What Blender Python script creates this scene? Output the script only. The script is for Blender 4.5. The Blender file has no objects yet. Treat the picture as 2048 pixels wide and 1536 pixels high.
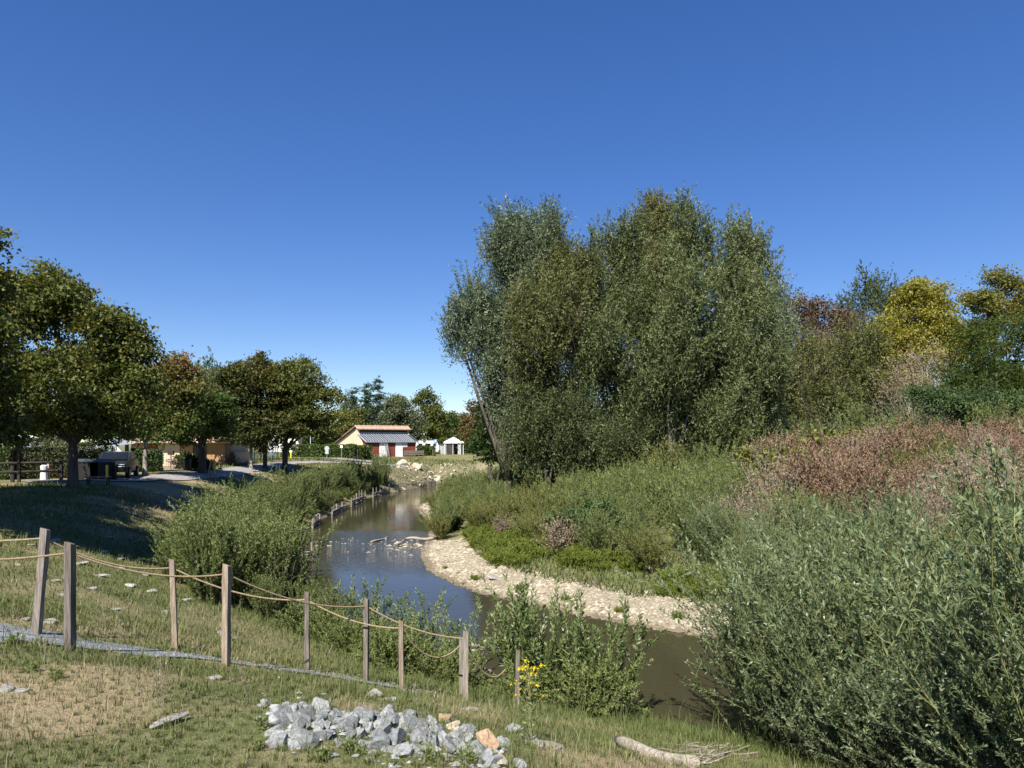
import bpy, math, random
import numpy as np
from mathutils import Vector, Matrix

# ------------------------------------------------------------------ camera, sky, sun, exposure
SC = bpy.context.scene
COL = SC.collection
F, CX, HY, CZ = 1422.0, 1024.0, 884.0, 5.0          # focal length / principal column / horizon row of the photo, eye height over the river
cd = bpy.data.cameras.new("camera"); cam = bpy.data.objects.new("camera", cd); COL.objects.link(cam)
cam.location = (0, 0, CZ); cam.rotation_euler = (math.pi/2, 0, 0)
cd.sensor_width = 36.0; cd.lens = 36.0*F/2048.0; cd.shift_y = (HY-768.0)/2048.0
cd.clip_start = 0.1; cd.clip_end = 8000
SC.camera = cam

EL = math.radians(49)
LX, LY = 0.32, 0.947                                  # the way the light travels over the ground
sund = bpy.data.lights.new("sun", 'SUN'); sund.energy = 5.0; sund.angle = math.radians(0.5); sund.color = (1.0, 0.95, 0.87)
sun = bpy.data.objects.new("sun", sund); COL.objects.link(sun)
sun.rotation_euler = Vector((LX*math.cos(EL), LY*math.cos(EL), -math.sin(EL))).to_track_quat('-Z', 'Y').to_euler()
sun.location = (0, 0, 60)
W = bpy.data.worlds.new("World"); SC.world = W; W.use_nodes = True
nt = W.node_tree; nt.nodes.clear()
sky = nt.nodes.new('ShaderNodeTexSky'); sky.sky_type = 'NISHITA'; sky.sun_disc = False
sky.sun_elevation = EL; sky.sun_rotation = math.atan2(-LX, -LY)
sky.altitude = 600; sky.air_density = 0.9; sky.dust_density = 0.0; sky.ozone_density = 3.0
bg = nt.nodes.new('ShaderNodeBackground'); bg.inputs['Strength'].default_value = 0.105
wo = nt.nodes.new('ShaderNodeOutputWorld')
gm_ = nt.nodes.new('ShaderNodeGamma'); gm_.inputs['Gamma'].default_value = .82
hs_ = nt.nodes.new('ShaderNodeHueSaturation'); hs_.inputs['Saturation'].default_value = 1.39; hs_.inputs['Hue'].default_value = .516; hs_.inputs['Value'].default_value = 0.94
nt.links.new(sky.outputs[0], gm_.inputs[0]); nt.links.new(gm_.outputs[0], hs_.inputs['Color']); nt.links.new(hs_.outputs[0], bg.inputs[0]); nt.links.new(bg.outputs[0], wo.inputs[0])
SC.view_settings.view_transform = 'Standard'; SC.view_settings.look = 'None'
SC.view_settings.exposure = 0.98; SC.view_settings.gamma = 1.0; SC.view_settings.use_curve_mapping = False
SC.render.engine = 'CYCLES'
SC.cycles.max_bounces = 4; SC.cycles.diffuse_bounces = 2; SC.cycles.glossy_bounces = 2
SC.cycles.transmission_bounces = 2; SC.cycles.transparent_max_bounces = 4
SC.cycles.use_denoising = True
SC.cycles.caustics_reflective = False; SC.cycles.caustics_refractive = False

RNG = np.random.default_rng(11)
random.seed(5)

# ------------------------------------------------------------------ small maths
def unit(a):
    return a/np.maximum(np.linalg.norm(a, axis=-1, keepdims=True), 1e-9)

def smooth(a, b, x):
    t = np.clip((np.asarray(x, float)-a)/(b-a), 0, 1); return t*t*(3-2*t)

_perm = np.random.default_rng(3).random((256, 256))
def vnoise(x, y, s=1.0, o=0):
    x = np.asarray(x, float)/s+o*17.3+500; y = np.asarray(y, float)/s+o*9.1+500
    xi = np.floor(x).astype(int); yi = np.floor(y).astype(int); fx = x-xi; fy = y-yi
    fx = fx*fx*(3-2*fx); fy = fy*fy*(3-2*fy)
    a = _perm[xi % 256, yi % 256]; b = _perm[(xi+1) % 256, yi % 256]
    c = _perm[xi % 256, (yi+1) % 256]; d = _perm[(xi+1) % 256, (yi+1) % 256]
    return (a*(1-fx)+b*fx)*(1-fy)+(c*(1-fx)+d*fx)*fy

def fbm(x, y, s=1.0, o=0):
    return (vnoise(x, y, s, o)+.5*vnoise(x, y, s/2.1, o+1)+.25*vnoise(x, y, s/4.3, o+2))/1.75

# ------------------------------------------------------------------ the lie of the land (river at z = 0)
LB = np.array([(300, 118), (60, 104), (20, 97), (6, 93.5), (-3, 90.5), (-8.2, 86), (-10.2, 79), (-11.6, 72), (-13.0, 64), (-12.9, 56), (-12.3, 47),
               (-11.6, 39), (-11.0, 34.5), (-9.0, 29), (-6.9, 23.5), (-4.7, 19.2), (-2.7, 16.6), (-0.7, 14.4), (1.6, 13.0), (3.6, 12.0), (6, 10.6),
               (9.5, 9.0), (15, 7.2), (24, 5), (40, 2), (300, -30)], float)
RB = np.array([(300, 108), (60, 95), (20, 88), (4, 83), (-3.4, 78), (-6.0, 70), (-7.2, 60), (-7.3, 54), (-6.0, 48), (-4.7, 42), (-4.3, 36), (-4.0, 31), (-3.3, 27.8),
               (-2.3, 25.4), (-1.0, 23.3), (0.2, 22.2), (1.9, 20.5), (3.7, 19.0), (6, 17.6), (11.2, 16.0), (20, 13.5), (40, 10), (300, -18)], float)

def pl_dist(x, y, pl):
    x = np.asarray(x, float); y = np.asarray(y, float)
    best = np.full(x.shape, 1e9)
    for (ax, ay), (bx, by) in zip(pl[:-1], pl[1:]):
        dx, dy = bx-ax, by-ay
        t = np.clip(((x-ax)*dx+(y-ay)*dy)/(dx*dx+dy*dy), 0, 1)
        best = np.minimum(best, (x-ax-t*dx)**2+(y-ay-t*dy)**2)
    return np.sqrt(best)

POLY = np.vstack([LB, RB[::-1]])
def in_river(x, y):
    x = np.asarray(x, float); y = np.asarray(y, float); ins = np.zeros(x.shape, bool)
    n = len(POLY)
    for i in range(n):
        x1, y1 = POLY[i]; x2, y2 = POLY[(i+1) % n]
        if y1 == y2: continue
        c = ((y1 > y) != (y2 > y)) & (x < (x2-x1)*(y-y1)/(y2-y1)+x1)
        ins ^= c
    return ins

def land(x, y):
    """height, signed distance to the water, True on the left/near bank"""
    x = np.asarray(x, float); y = np.asarray(y, float)
    dl = pl_dist(x, y, LB); dr = pl_dist(x, y, RB); ins = in_river(x, y)
    left = dl < dr
    # left and near bank
    near = np.interp(dl, [0, .4, 2, 6.2, 8, 10, 400], [0.0, .14, .72, 2.26, 2.78, 3.02, 3.1])
    far = np.interp(dl, [0, .5, 2.3, 3.5, 12, 400], [0.0, .5, 2.0, 2.25, 3.05, 3.1])
    k = smooth(66, 76, y)
    zl = near*(1-k)+far*k
    zl = zl+np.clip(dl-9.2, 0, 5)*.12*smooth(14, 8, y)*smooth(-16, -8, x)
    # right bank: gravel bar, flood terrace, rising meadow
    zr = np.interp(dr, [0, .5, 4, 9, 18, 30, 60, 400], [0.0, .07, .4, .95, 1.9, 2.5, 3.1, 3.4])
    zr = zr+1.0*smooth(8, 20, x)*smooth(4, 14, dr)*smooth(70, 50, y)
    z = np.where(left, zl, zr)
    d = np.minimum(dl, dr)
    rough = (fbm(x, y, 1.6, 3)-.5)*.08+(fbm(x, y, 6, 5)-.5)*.16
    z = z+rough*smooth(.3, 2.5, d)*(.35+.65*smooth(60, 25, y))
    z = np.where(ins, -np.minimum(.12+d*.35, .9), z)
    return z, np.where(ins, -d, d), left

def H(x, y):
    return land(x, y)[0]

def Hs(x, y):
    return float(land(np.array([x]), np.array([y]))[0][0])

def hit(px, py):
    """where the line of sight through a photo pixel meets the ground"""
    ds = np.arange(3.0, 190, .04); xs = (px-CX)/F*ds; zs = CZ-(py-HY)/F*ds
    h = H(xs, ds); i = np.argmax(h >= zs)
    if not (h >= zs).any(): i = len(ds)-1
    return Vector((xs[i], ds[i], h[i]))

def at(px, py, d):
    return Vector(((px-CX)/F*d, d, CZ-(py-HY)/F*d))

# ------------------------------------------------------------------ materials
def new_mat(name):
    m = bpy.data.materials.new(name); m.use_nodes = True; m.node_tree.nodes.clear()
    return m, m.node_tree.nodes, m.node_tree.links

def ramp(N, stops):
    r = N.new('ShaderNodeValToRGB'); e = r.color_ramp.elements
    while len(e) < len(stops): e.new(0.5)
    for el, (p, c) in zip(e, stops):
        el.position = p; el.color = (c[0], c[1], c[2], 1)
    return r

def leaf_mat(name, cols, transl=.3, rough=.55, spec=.25):
    """foliage: colour picked per leaf from a short range, light passing through"""
    m, N, K = new_mat(name)
    a = N.new('ShaderNodeAttribute'); a.attribute_name = 'tint'
    n = len(cols); r = ramp(N, [(i/(n-1), c) for i, c in enumerate(cols)])
    K.new(a.outputs['Fac'], r.inputs[0])
    p = N.new('ShaderNodeBsdfPrincipled'); p.inputs['Roughness'].default_value = rough
    p.inputs['Specular IOR Level'].default_value = spec
    t = N.new('ShaderNodeBsdfTranslucent'); mx = N.new('ShaderNodeMixShader'); mx.inputs[0].default_value = transl
    o = N.new('ShaderNodeOutputMaterial')
    hs = N.new('ShaderNodeHueSaturation'); hs.inputs['Saturation'].default_value = 1.15; hs.inputs['Value'].default_value = 1.25
    K.new(r.outputs[0], p.inputs['Base Color']); K.new(r.outputs[0], hs.inputs['Color']); K.new(hs.outputs[0], t.inputs[0])
    K.new(p.outputs[0], mx.inputs[1]); K.new(t.outputs[0], mx.inputs[2]); K.new(mx.outputs[0], o.inputs[0])
    return m

def solid(name, c1, c2=None, scale=6, rough=.8, bump=0.0, spec=.3, metal=0.0, stretch=(1, 1, 1), detail=5, c3=None, bscale=None):
    """plain stuff with a little natural unevenness of colour and relief"""
    m, N, K = new_mat(name)
    p = N.new('ShaderNodeBsdfPrincipled'); o = N.new('ShaderNodeOutputMaterial')
    p.inputs['Roughness'].default_value = rough; p.inputs['Specular IOR Level'].default_value = spec; p.inputs['Metallic'].default_value = metal
    K.new(p.outputs[0], o.inputs[0])
    c2 = c2 or tuple(v*.75 for v in c1)
    tc = N.new('ShaderNodeTexCoord'); mp = N.new('ShaderNodeMapping'); mp.inputs['Scale'].default_value = stretch
    K.new(tc.outputs['Object'], mp.inputs[0])
    no = N.new('ShaderNodeTexNoise'); no.inputs['Scale'].default_value = scale; no.inputs['Detail'].default_value = detail
    K.new(mp.outputs[0], no.inputs['Vector'])
    stops = [(.32, c2), (.66, c1)] if c3 is None else [(.3, c2), (.5, c1), (.7, c3)]
    r = ramp(N, stops); K.new(no.outputs['Fac'], r.inputs[0])
    oi = N.new('ShaderNodeObjectInfo'); hs = N.new('ShaderNodeHueSaturation')
    mr = N.new('ShaderNodeMapRange'); mr.inputs['To Min'].default_value = .85; mr.inputs['To Max'].default_value = 1.15
    K.new(oi.outputs['Random'], mr.inputs[0]); K.new(mr.outputs[0], hs.inputs['Value'])
    K.new(r.outputs[0], hs.inputs['Color']); K.new(hs.outputs[0], p.inputs['Base Color'])
    if bump:
        n2 = N.new('ShaderNodeTexNoise'); n2.inputs['Scale'].default_value = bscale or scale*3; n2.inputs['Detail'].default_value = 6
        K.new(mp.outputs[0], n2.inputs['Vector'])
        b = N.new('ShaderNodeBump'); b.inputs['Strength'].default_value = bump; b.inputs['Distance'].default_value = .03
        K.new(n2.outputs['Fac'], b.inputs['Height']); K.new(b.outputs[0], p.inputs['Normal'])
    return m

M = {}
M['bark'] = solid('bark', (.11, .09, .07), (.045, .037, .03), 5, .9, .6, stretch=(1, 1, .25))
M['bark_pale'] = solid('bark_pale', (.33, .29, .23), (.16, .14, .11), 4, .9, .5, stretch=(1, 1, .25))
M['twig'] = solid('twig', (.20, .165, .115), (.11, .09, .06), 3, .9)
M['twig_grey'] = solid('twig_grey', (.34, .29, .22), (.2, .165, .13), 3, .9)
M['stem_green'] = solid('stem_green', (.26, .26, .1), (.16, .155, .06), 3, .7)
M['stem_red'] = solid('stem_red', (.26, .12, .09), (.16, .08, .065), 3, .7)
M['maple'] = leaf_mat('maple_leaves', [(.028, .042, .01), (.066, .086, .018), (.115, .132, .03), (.165, .16, .042), (.17, .115, .04)])
M['maple_dark'] = leaf_mat('maple_dark_leaves', [(.023, .034, .009), (.052, .064, .015), (.092, .098, .024), (.125, .108, .03), (.14, .085, .034)])
M['maple_red'] = leaf_mat('maple_red_leaves', [(.055, .09, .018), (.095, .125, .025), (.17, .135, .04), (.22, .1, .05)])
M['green'] = leaf_mat('green_leaves', [(0.03, 0.054, 0.013), (0.06, 0.098, 0.02), (0.096, 0.138, 0.026)])
M['willow'] = leaf_mat('willow_leaves', [(.055, .073, .026), (.105, .13, .046), (.165, .192, .076), (.225, .25, .125)], .3, .5, .3)
M['willow_blue'] = leaf_mat('willow_blue_leaves', [(.05, .072, .036), (.095, .128, .062), (.155, .192, .105), (.22, .255, .165)], .3, .45, .35)
M['willow_olive'] = leaf_mat('willow_olive_leaves', [(.06, .068, .022), (.112, .122, .038), (.165, .172, .06), (.2, .19, .085)], .3)
M['conifer'] = leaf_mat('conifer_needles', [(0.018, 0.039, 0.018), (0.036, 0.068, 0.029), (0.058, 0.098, 0.039)], .1)
M['lime'] = leaf_mat('lime_leaves', [(0.057, 0.075, 0.032), (0.098, 0.115, 0.052), (0.149, 0.167, 0.086)], .25)
M['olive_tree'] = leaf_mat('olive_tree_leaves', [(0.042, 0.06, 0.014), (0.086, 0.106, 0.022), (0.144, 0.156, 0.034), (0.192, 0.162, 0.042)])
M['brown_tree'] = leaf_mat('brown_tree_leaves', [(0.069, 0.063, 0.023), (0.127, 0.098, 0.034), (0.184, 0.115, 0.046)])
M['maroon'] = leaf_mat('maroon_leaves', [(.07, .058, .03), (.125, .085, .045), (.15, .095, .058), (.12, .12, .045)])
M['yellow'] = leaf_mat('yellow_leaves', [(.11, .12, .018), (.21, .2, .032), (.31, .28, .05), (.36, .31, .06)], .35)
M['locust'] = leaf_mat('locust_leaves', [(.03, .047, .01), (.06, .09, .016), (.105, .14, .026)], .35)
M['brush'] = leaf_mat('brush_leaves', [(.085, .115, .032), (.145, .185, .052), (.2, .24, .08), (.25, .265, .12)], .3)
M['brush_olive'] = leaf_mat('brush_olive_leaves', [(.095, .11, .028), (.16, .175, .045), (.22, .23, .066), (.22, .185, .08)], .3)
M['brush_lime'] = leaf_mat('brush_lime_leaves', [(.105, .13, .025), (.175, .215, .038), (.25, .29, .055)], .35)
M['brush_dark'] = leaf_mat('brush_dark_leaves', [(0.037, 0.069, 0.022), (0.069, 0.112, 0.037), (0.112, 0.163, 0.062)], .2)
M['near_willow'] = leaf_mat('near_willow_leaves', [(.07, .1, .042), (.128, .172, .074), (.19, .24, .115), (.28, .32, .2)], .25, .45, .4)
M['osier'] = leaf_mat('osier_leaves', [(.07, .105, .03), (.125, .17, .048), (.21, .25, .1), (.36, .41, .29)], .3, .45, .4)
M['red_brush'] = leaf_mat('red_brush_leaves', [(.155, .125, .075), (.235, .15, .095), (.28, .195, .12), (.33, .28, .16), (.23, .24, .085)], .25)
M['dry_brush'] = leaf_mat('dry_brush_leaves', [(.18, .145, .09), (.27, .21, .14), (.33, .265, .18), (.25, .24, .09)], .2)
M['seed_brown'] = leaf_mat('seed_brown', [(.15, .105, .05), (.23, .165, .08), (.28, .21, .11)], .2)
M['vine_yellow'] = leaf_mat('vine_leaves', [(.12, .14, .035), (.2, .21, .055), (.28, .265, .08)], .3)
M['hedge_grey'] = leaf_mat('hedge_grey_leaves', [(.045, .058, .024), (.085, .1, .042), (.13, .14, .065)], .2)
M['hedge_green'] = leaf_mat('hedge_green_leaves', [(.03, .055, .01), (.07, .11, .018), (.13, .17, .03)], .25, .4, .4)
M['flower'] = leaf_mat('flower_petals', [(.55, .42, .01), (.7, .55, .015), (.75, .62, .03)], .3)
M['weathered'] = solid('weathered_wood', (.27, .23, .19), (.15, .125, .1), 9, .9, .7, stretch=(4, 4, .3), c3=(.36, .32, .275))
M['weathered_dark'] = solid('weathered_dark_wood', (.18, .15, .125), (.09, .075, .06), 9, .9, .7, stretch=(4, 4, .3), c3=(.27, .235, .2))
M['weathered_tan'] = solid('weathered_tan_wood', (.28, .215, .155), (.16, .12, .085), 9, .9, .7, stretch=(4, 4, .3), c3=(.36, .3, .24))
M['drift'] = solid('driftwood', (.38, .33, .26), (.2, .17, .13), 14, .9, .9, stretch=(.3, 3, 3), c3=(.5, .45, .37))
M['dark_wood'] = solid('dark_wood', (.055, .045, .036), (.03, .025, .02), 8, .9, .3)
M['rope'] = solid('rope_fibre', (.36, .28, .17), (.24, .18, .11), 40, .9, .3)
M['stone_grey'] = solid('grey_stone', (.29, .305, .295), (.17, .165, .14), 4, .85, .6, c3=(.43, .435, .415), bscale=22)
M['stone_dark'] = solid('dark_grey_stone', (.2, .215, .215), (.12, .12, .105), 4, .85, .6, c3=(.31, .325, .32), bscale=22)
M['stone_orange'] = solid('orange_stone', (.56, .38, .23), (.42, .25, .13), 4, .85, .6, c3=(.62, .48, .34), bscale=22)
M['stone_cream'] = solid('cream_stone', (.44, .375, .27), (.27, .22, .15), 2.5, .9, .6, c3=(.55, .49, .385), bscale=12)
M['stone_pale'] = solid('pale_stone', (.4, .38, .335), (.22, .2, .16), 6, .9, .8, c3=(.52, .5, .46), bscale=20)
M['white'] = solid('white_paint', (.8, .8, .78), (.72, .72, .7), 2, .5)
M['white_fabric'] = solid('white_fabric', (.8, .79, .76), (.68, .67, .65), 2, .9)
M['cream_wall'] = solid('cream_render', (.62, .5, .35), (.54, .43, .29), .9, .9, .1)
M['orange_wall'] = solid('orange_render', (.46, .28, .15), (.38, .23, .12), .9, .9)  # wall tone darkened: shade of the trees is put into this colour
M['red_board'] = solid('red_boards', (.21, .058, .037), (.14, .04, .028), 4, .7, stretch=(6, 6, .3))
M['tile'] = solid('clay_tiles', (.38, .25, .175), (.2, .13, .095), 3, .9, c3=(.5, .39, .3))
M['zinc'] = solid('zinc_sheet', (.06, .068, .078), (.04, .045, .05), 1.5, .6, spec=.4)
M['zinc_pale'] = solid('pale_zinc_sheet', (.33, .36, .38), (.26, .28, .3), 1.5, .5, spec=.5)
M['black'] = solid('dark_glass', (.01, .012, .014), (.008, .009, .01), 2, .25, spec=.5)
M['shade_cloth'] = solid('brown_curtain', (.1, .085, .085), (.06, .05, .05), 2, .95)
M['grey_plastic'] = solid('grey_panel', (.4, .41, .41), (.32, .33, .33), 3, .6)
M['yellow_paint'] = solid('yellow_paint', (.75, .56, .03), (.65, .47, .02), 4, .5)
M['blue_sign'] = solid('blue_sign', (.16, .28, .5), (.12, .22, .42), 4, .5)
M['red_paint'] = solid('red_paint', (.5, .05, .03), (.42, .04, .02), 4, .5)
M['steel'] = solid('grey_steel', (.3, .32, .32), (.22, .24, .24), 4, .5, metal=.4)
M['green_steel'] = solid('green_steel', (.015, .05, .035), (.01, .035, .025), 4, .5)
M['mint'] = solid('mint_paint', (.35, .6, .52), (.3, .52, .45), 4, .5)
M['car_paint'] = solid('dark_car_paint', (.02, .022, .026), (.016, .018, .02), 4, .25, spec=.6)
M['rubber'] = solid('rubber', (.02, .02, .02), (.015, .015, .015), 4, .9)
M['blue_fabric'] = solid('blue_grey_fabric', (.33, .38, .46), (.26, .3, .37), 2, .9)
M['barrier'] = solid('pinkish_rail', (.45, .3, .28), (.38, .25, .23), 2, .8)

# ------------------------------------------------------------------ mesh helpers
class MB:
    """collects boxes, tubes and polygons for ONE mesh"""
    def __init__(s): s.v = []; s.f = []
    def poly(s, pts, faces):
        o = len(s.v); s.v += [tuple(p) for p in pts]; s.f += [tuple(i+o for i in f) for f in faces]; return s
    def box(s, c, size, rot=None):
        cx, cy, cz = [k/2 for k in size]; R = rot or Matrix.Identity(3); c = Vector(c)
        pts = [c+R @ Vector((x, y, z)) for x in (-cx, cx) for y in (-cy, cy) for z in (-cz, cz)]
        return s.poly(pts, [(0, 1, 3, 2), (4, 6, 7, 5), (0, 4, 5, 1), (2, 3, 7, 6), (0, 2, 6, 4), (1, 5, 7, 3)])
    def prism(s, pts, ext):
        """polygon pts pushed along ext"""
        n = len(pts); a = [Vector(p) for p in pts]; e = Vector(ext)
        s.poly(a+[p+e for p in a], [tuple(range(n))[::-1], tuple(range(n, 2*n))]+[(i, (i+1) % n, n+(i+1) % n, n+i) for i in range(n)])
        return s
    def tube(s, pts, rad, sides=6, cap=True):
        pts = [Vector(p) for p in pts]; n = len(pts)
        if not hasattr(rad, '__len__'): rad = [rad]*n
        o = len(s.v); up = Vector((.21, .33, .92)).normalized()
        for i, p in enumerate(pts):
            t = (pts[min(i+1, n-1)]-pts[max(i-1, 0)])
            t = t.normalized() if t.length > 1e-6 else Vector((0, 0, 1))
            a = t.cross(up)
            if a.length < .15: a = t.cross(Vector((1, 0, 0)))
            a.normalize(); b = t.cross(a)
            for k in range(sides):
                th = 2*math.pi*k/sides
                s.v.append(tuple(p+(a*math.cos(th)+b*math.sin(th))*rad[i]))
        for i in range(n-1):
            for k in range(sides):
                k2 = (k+1) % sides
                s.f.append((o+i*sides+k, o+i*sides+k2, o+(i+1)*sides+k2, o+(i+1)*sides+k))
        if cap:
            s.f.append(tuple(o+k for k in range(sides))[::-1]); s.f.append(tuple(o+(n-1)*sides+k for k in range(sides)))
        return s
    def mesh(s, name, mat, smooth=False):
        me = bpy.data.meshes.new(name); me.from_pydata(s.v, [], s.f); me.validate()
        me.materials.append(M[mat] if isinstance(mat, str) else mat)
        if smooth: me.polygons.foreach_set('use_smooth', [True]*len(me.polygons))
        me.update(); return me

def link(name, me, parent=None, loc=None, rot=None, scale=None):
    o = bpy.data.objects.new(name, me); COL.objects.link(o)
    if parent is not None: o.parent = parent
    if loc is not None: o.location = loc
    if rot is not None: o.rotation_euler = rot
    if scale is not None: o.scale = scale if hasattr(scale, '__len__') else (scale,)*3
    return o

def tag(o, label=None, cat=None, group=None, kind=None):
    if label: o['label'] = label
    if cat: o['category'] = cat
    if group: o['group'] = group
    if kind: o['kind'] = kind
    return o

def empty(name, loc, label, cat, group=None, rz=0, scale=1):
    o = bpy.data.objects.new(name, None); COL.objects.link(o); o.location = loc; o.rotation_euler = (0, 0, rz); o.scale = (scale,)*3
    o.empty_display_size = .2
    return tag(o, label, cat, group)

def copy_tree(root, loc, rz=0, scale=1, label=None, group=None):
    r = root.copy(); COL.objects.link(r); r.location = loc; r.rotation_euler = (0, 0, rz)
    r.scale = scale if hasattr(scale, '__len__') else (scale,)*3
    if label: r['label'] = label
    if group: r['group'] = group
    for ch in root.children:
        c = ch.copy(); COL.objects.link(c); c.parent = r
        for g in ch.children:
            d = g.copy(); COL.objects.link(d); d.parent = c
    return r

def np_mesh(name, V, Q, mat, attr=None, smooth=False):
    me = bpy.data.meshes.new(name); k = Q.shape[1]
    me.vertices.add(len(V)); me.vertices.foreach_set('co', np.ascontiguousarray(V, dtype=np.float32).ravel())
    me.loops.add(Q.size); me.loops.foreach_set('vertex_index', np.ascontiguousarray(Q, dtype=np.int32).ravel())
    me.polygons.add(len(Q)); me.polygons.foreach_set('loop_start', np.arange(0, Q.size, k, dtype=np.int32))
    if smooth: me.polygons.foreach_set('use_smooth', np.ones(len(Q), bool))
    me.update(calc_edges=True)
    for an, av in (attr or {}).items():
        a = me.attributes.new(an, 'FLOAT', 'POINT'); a.data.foreach_set('value', np.ascontiguousarray(av, dtype=np.float32))
    me.materials.append(M[mat] if isinstance(mat, str) else mat)
    return me

def leaves(pos, axis, L, Wd, tint, rng, name, mat, shape=.45, tri=False):
    """one little lozenge per leaf"""
    n = len(pos); axis = unit(axis)
    side = unit(np.cross(axis, rng.normal(size=(n, 3))))
    L = np.broadcast_to(L, (n,))[:, None]*(.7+.6*rng.random((n, 1))); Wd = np.broadcast_to(Wd, (n,))[:, None]*(.75+.5*rng.random((n, 1)))
    nrm = np.cross(axis, side)
    b = pos-axis*L*.5; t = pos+axis*L*.5+nrm*L*.12*rng.normal(size=(n, 1)); m = pos-axis*L*(.5-shape)
    if tri:                                             # far crowns: a three-cornered leaf is enough
        V = np.stack([b+side*Wd*.5, t, b-side*Wd*.5], 1).reshape(-1, 3)
        return np_mesh(name, V, np.arange(3*n).reshape(n, 3), mat, {'tint': np.repeat(np.clip(tint, 0, 1), 3)})
    V = np.stack([b, m+side*Wd*.5, t, m-side*Wd*.5], 1).reshape(-1, 3)
    return np_mesh(name, V, np.arange(4*n).reshape(n, 4), mat, {'tint': np.repeat(np.clip(tint, 0, 1), 4)})

def tubes_np(A, B, C, r0, r1, name, mat, seg=4, sides=3):
    """many thin bent stems at once: from A through B (bend) to C"""
    n = len(A); t = np.linspace(0, 1, seg+1)
    pts = A[:, None]*((1-t)**2)[None, :, None]+2*B[:, None]*(t*(1-t))[None, :, None]+C[:, None]*(t**2)[None, :, None]
    tg = unit(C-A); a = unit(np.cross(tg, np.array([.3, .8, .52]))); b = np.cross(tg, a)
    r = (r0[:, None]*(1-t)+r1[:, None]*t)
    th = np.arange(sides)*2*np.pi/sides
    ring = a[:, None, None]*np.cos(th)[None, None, :, None]+b[:, None, None]*np.sin(th)[None, None, :, None]
    V = (pts[:, :, None]+ring*r[:, :, None, None]).reshape(-1, 3)
    base = (np.arange(n)*(seg+1)*sides)[:, None, None]+(np.arange(seg)*sides)[None, :, None]+np.arange(sides)[None, None, :]
    nxt = (np.arange(n)*(seg+1)*sides)[:, None, None]+(np.arange(seg)*sides)[None, :, None]+((np.arange(sides)+1) % sides)[None, None, :]
    Q = np.stack([base, nxt, nxt+sides, base+sides], -1).reshape(-1, 4)
    return np_mesh(name, V, Q, mat)

# ------------------------------------------------------------------ ground sheet
def spread(lo, hi, step, far, n):
    g = np.geomspace(1, far, n)
    return lo-g[::-1], np.arange(lo, hi+1e-6, step), hi+g
def ground_mat():
    m, N, K = new_mat('ground_soil_and_turf')
    p = N.new('ShaderNodeBsdfPrincipled'); o = N.new('ShaderNodeOutputMaterial'); p.inputs['Roughness'].default_value = .95
    p.inputs['Specular IOR Level'].default_value = .1; K.new(p.outputs[0], o.inputs[0])
    tc = N.new('ShaderNodeTexCoord')
    def noise(s, d=6, r=.6):
        n = N.new('ShaderNodeTexNoise'); n.inputs['Scale'].default_value = s; n.inputs['Detail'].default_value = d; n.inputs['Roughness'].default_value = r
        K.new(tc.outputs['Object'], n.inputs['Vector']); return n
    def attr(nm):
        a = N.new('ShaderNodeAttribute'); a.attribute_name = nm; return a.outputs['Fac']
    def mix(f, a, b):
        x = N.new('ShaderNodeMix'); x.data_type = 'RGBA'
        if isinstance(f, float): x.inputs[0].default_value = f
        else: K.new(f, x.inputs[0])
        for i, c in ((6, a), (7, b)):
            if isinstance(c, tuple): x.inputs[i].default_value = (*c, 1)
            else: K.new(c, x.inputs[i])
        return x.outputs[2]
    def math_(op, a, b):
        x = N.new('ShaderNodeMath'); x.operation = op; x.use_clamp = True
        for i, c in ((0, a), (1, b)):
            if isinstance(c, (int, float)): x.inputs[i].default_value = c
            else: K.new(c, x.inputs[i])
        return x.outputs[0]
    n1 = noise(9); n2 = noise(45, 4); n3 = noise(.7)
    turf = ramp(N, [(.3, (.085, .1, .034)), (.5, (.135, .145, .058)), (.72, (.2, .185, .095))]); K.new(n1.outputs['Fac'], turf.inputs[0])
    soil = ramp(N, [(.3, (.24, .175, .1)), (.55, (.36, .275, .17)), (.75, (.45, .37, .25))]); K.new(n2.outputs['Fac'], soil.inputs[0])
    d = math_('ADD', attr('dry'), math_('MULTIPLY', math_('SUBTRACT', n1.outputs['Fac'], .5), 1.2))
    c = mix(math_('MULTIPLY', d, .9), turf.outputs[0], soil.outputs[0])
    grav = ramp(N, [(.3, (.14, .115, .075)), (.5, (.28, .235, .165)), (.7, (.42, .37, .28))]); K.new(n2.outputs['Fac'], grav.inputs[0])
    c = mix(attr('gravel'), c, grav.outputs[0])
    mud = mix(n3.outputs['Fac'], (.06, .05, .03), (.1, .085, .05))
    c = mix(attr('bed'), c, mud)
    K.new(c, p.inputs['Base Color'])
    b = N.new('ShaderNodeBump'); b.inputs['Strength'].default_value = .7; b.inputs['Distance'].default_value = .05
    K.new(n2.outputs['Fac'], b.inputs['Height']); K.new(b.outputs[0], p.inputs['Normal'])
    return m
M['ground'] = ground_mat()

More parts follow.
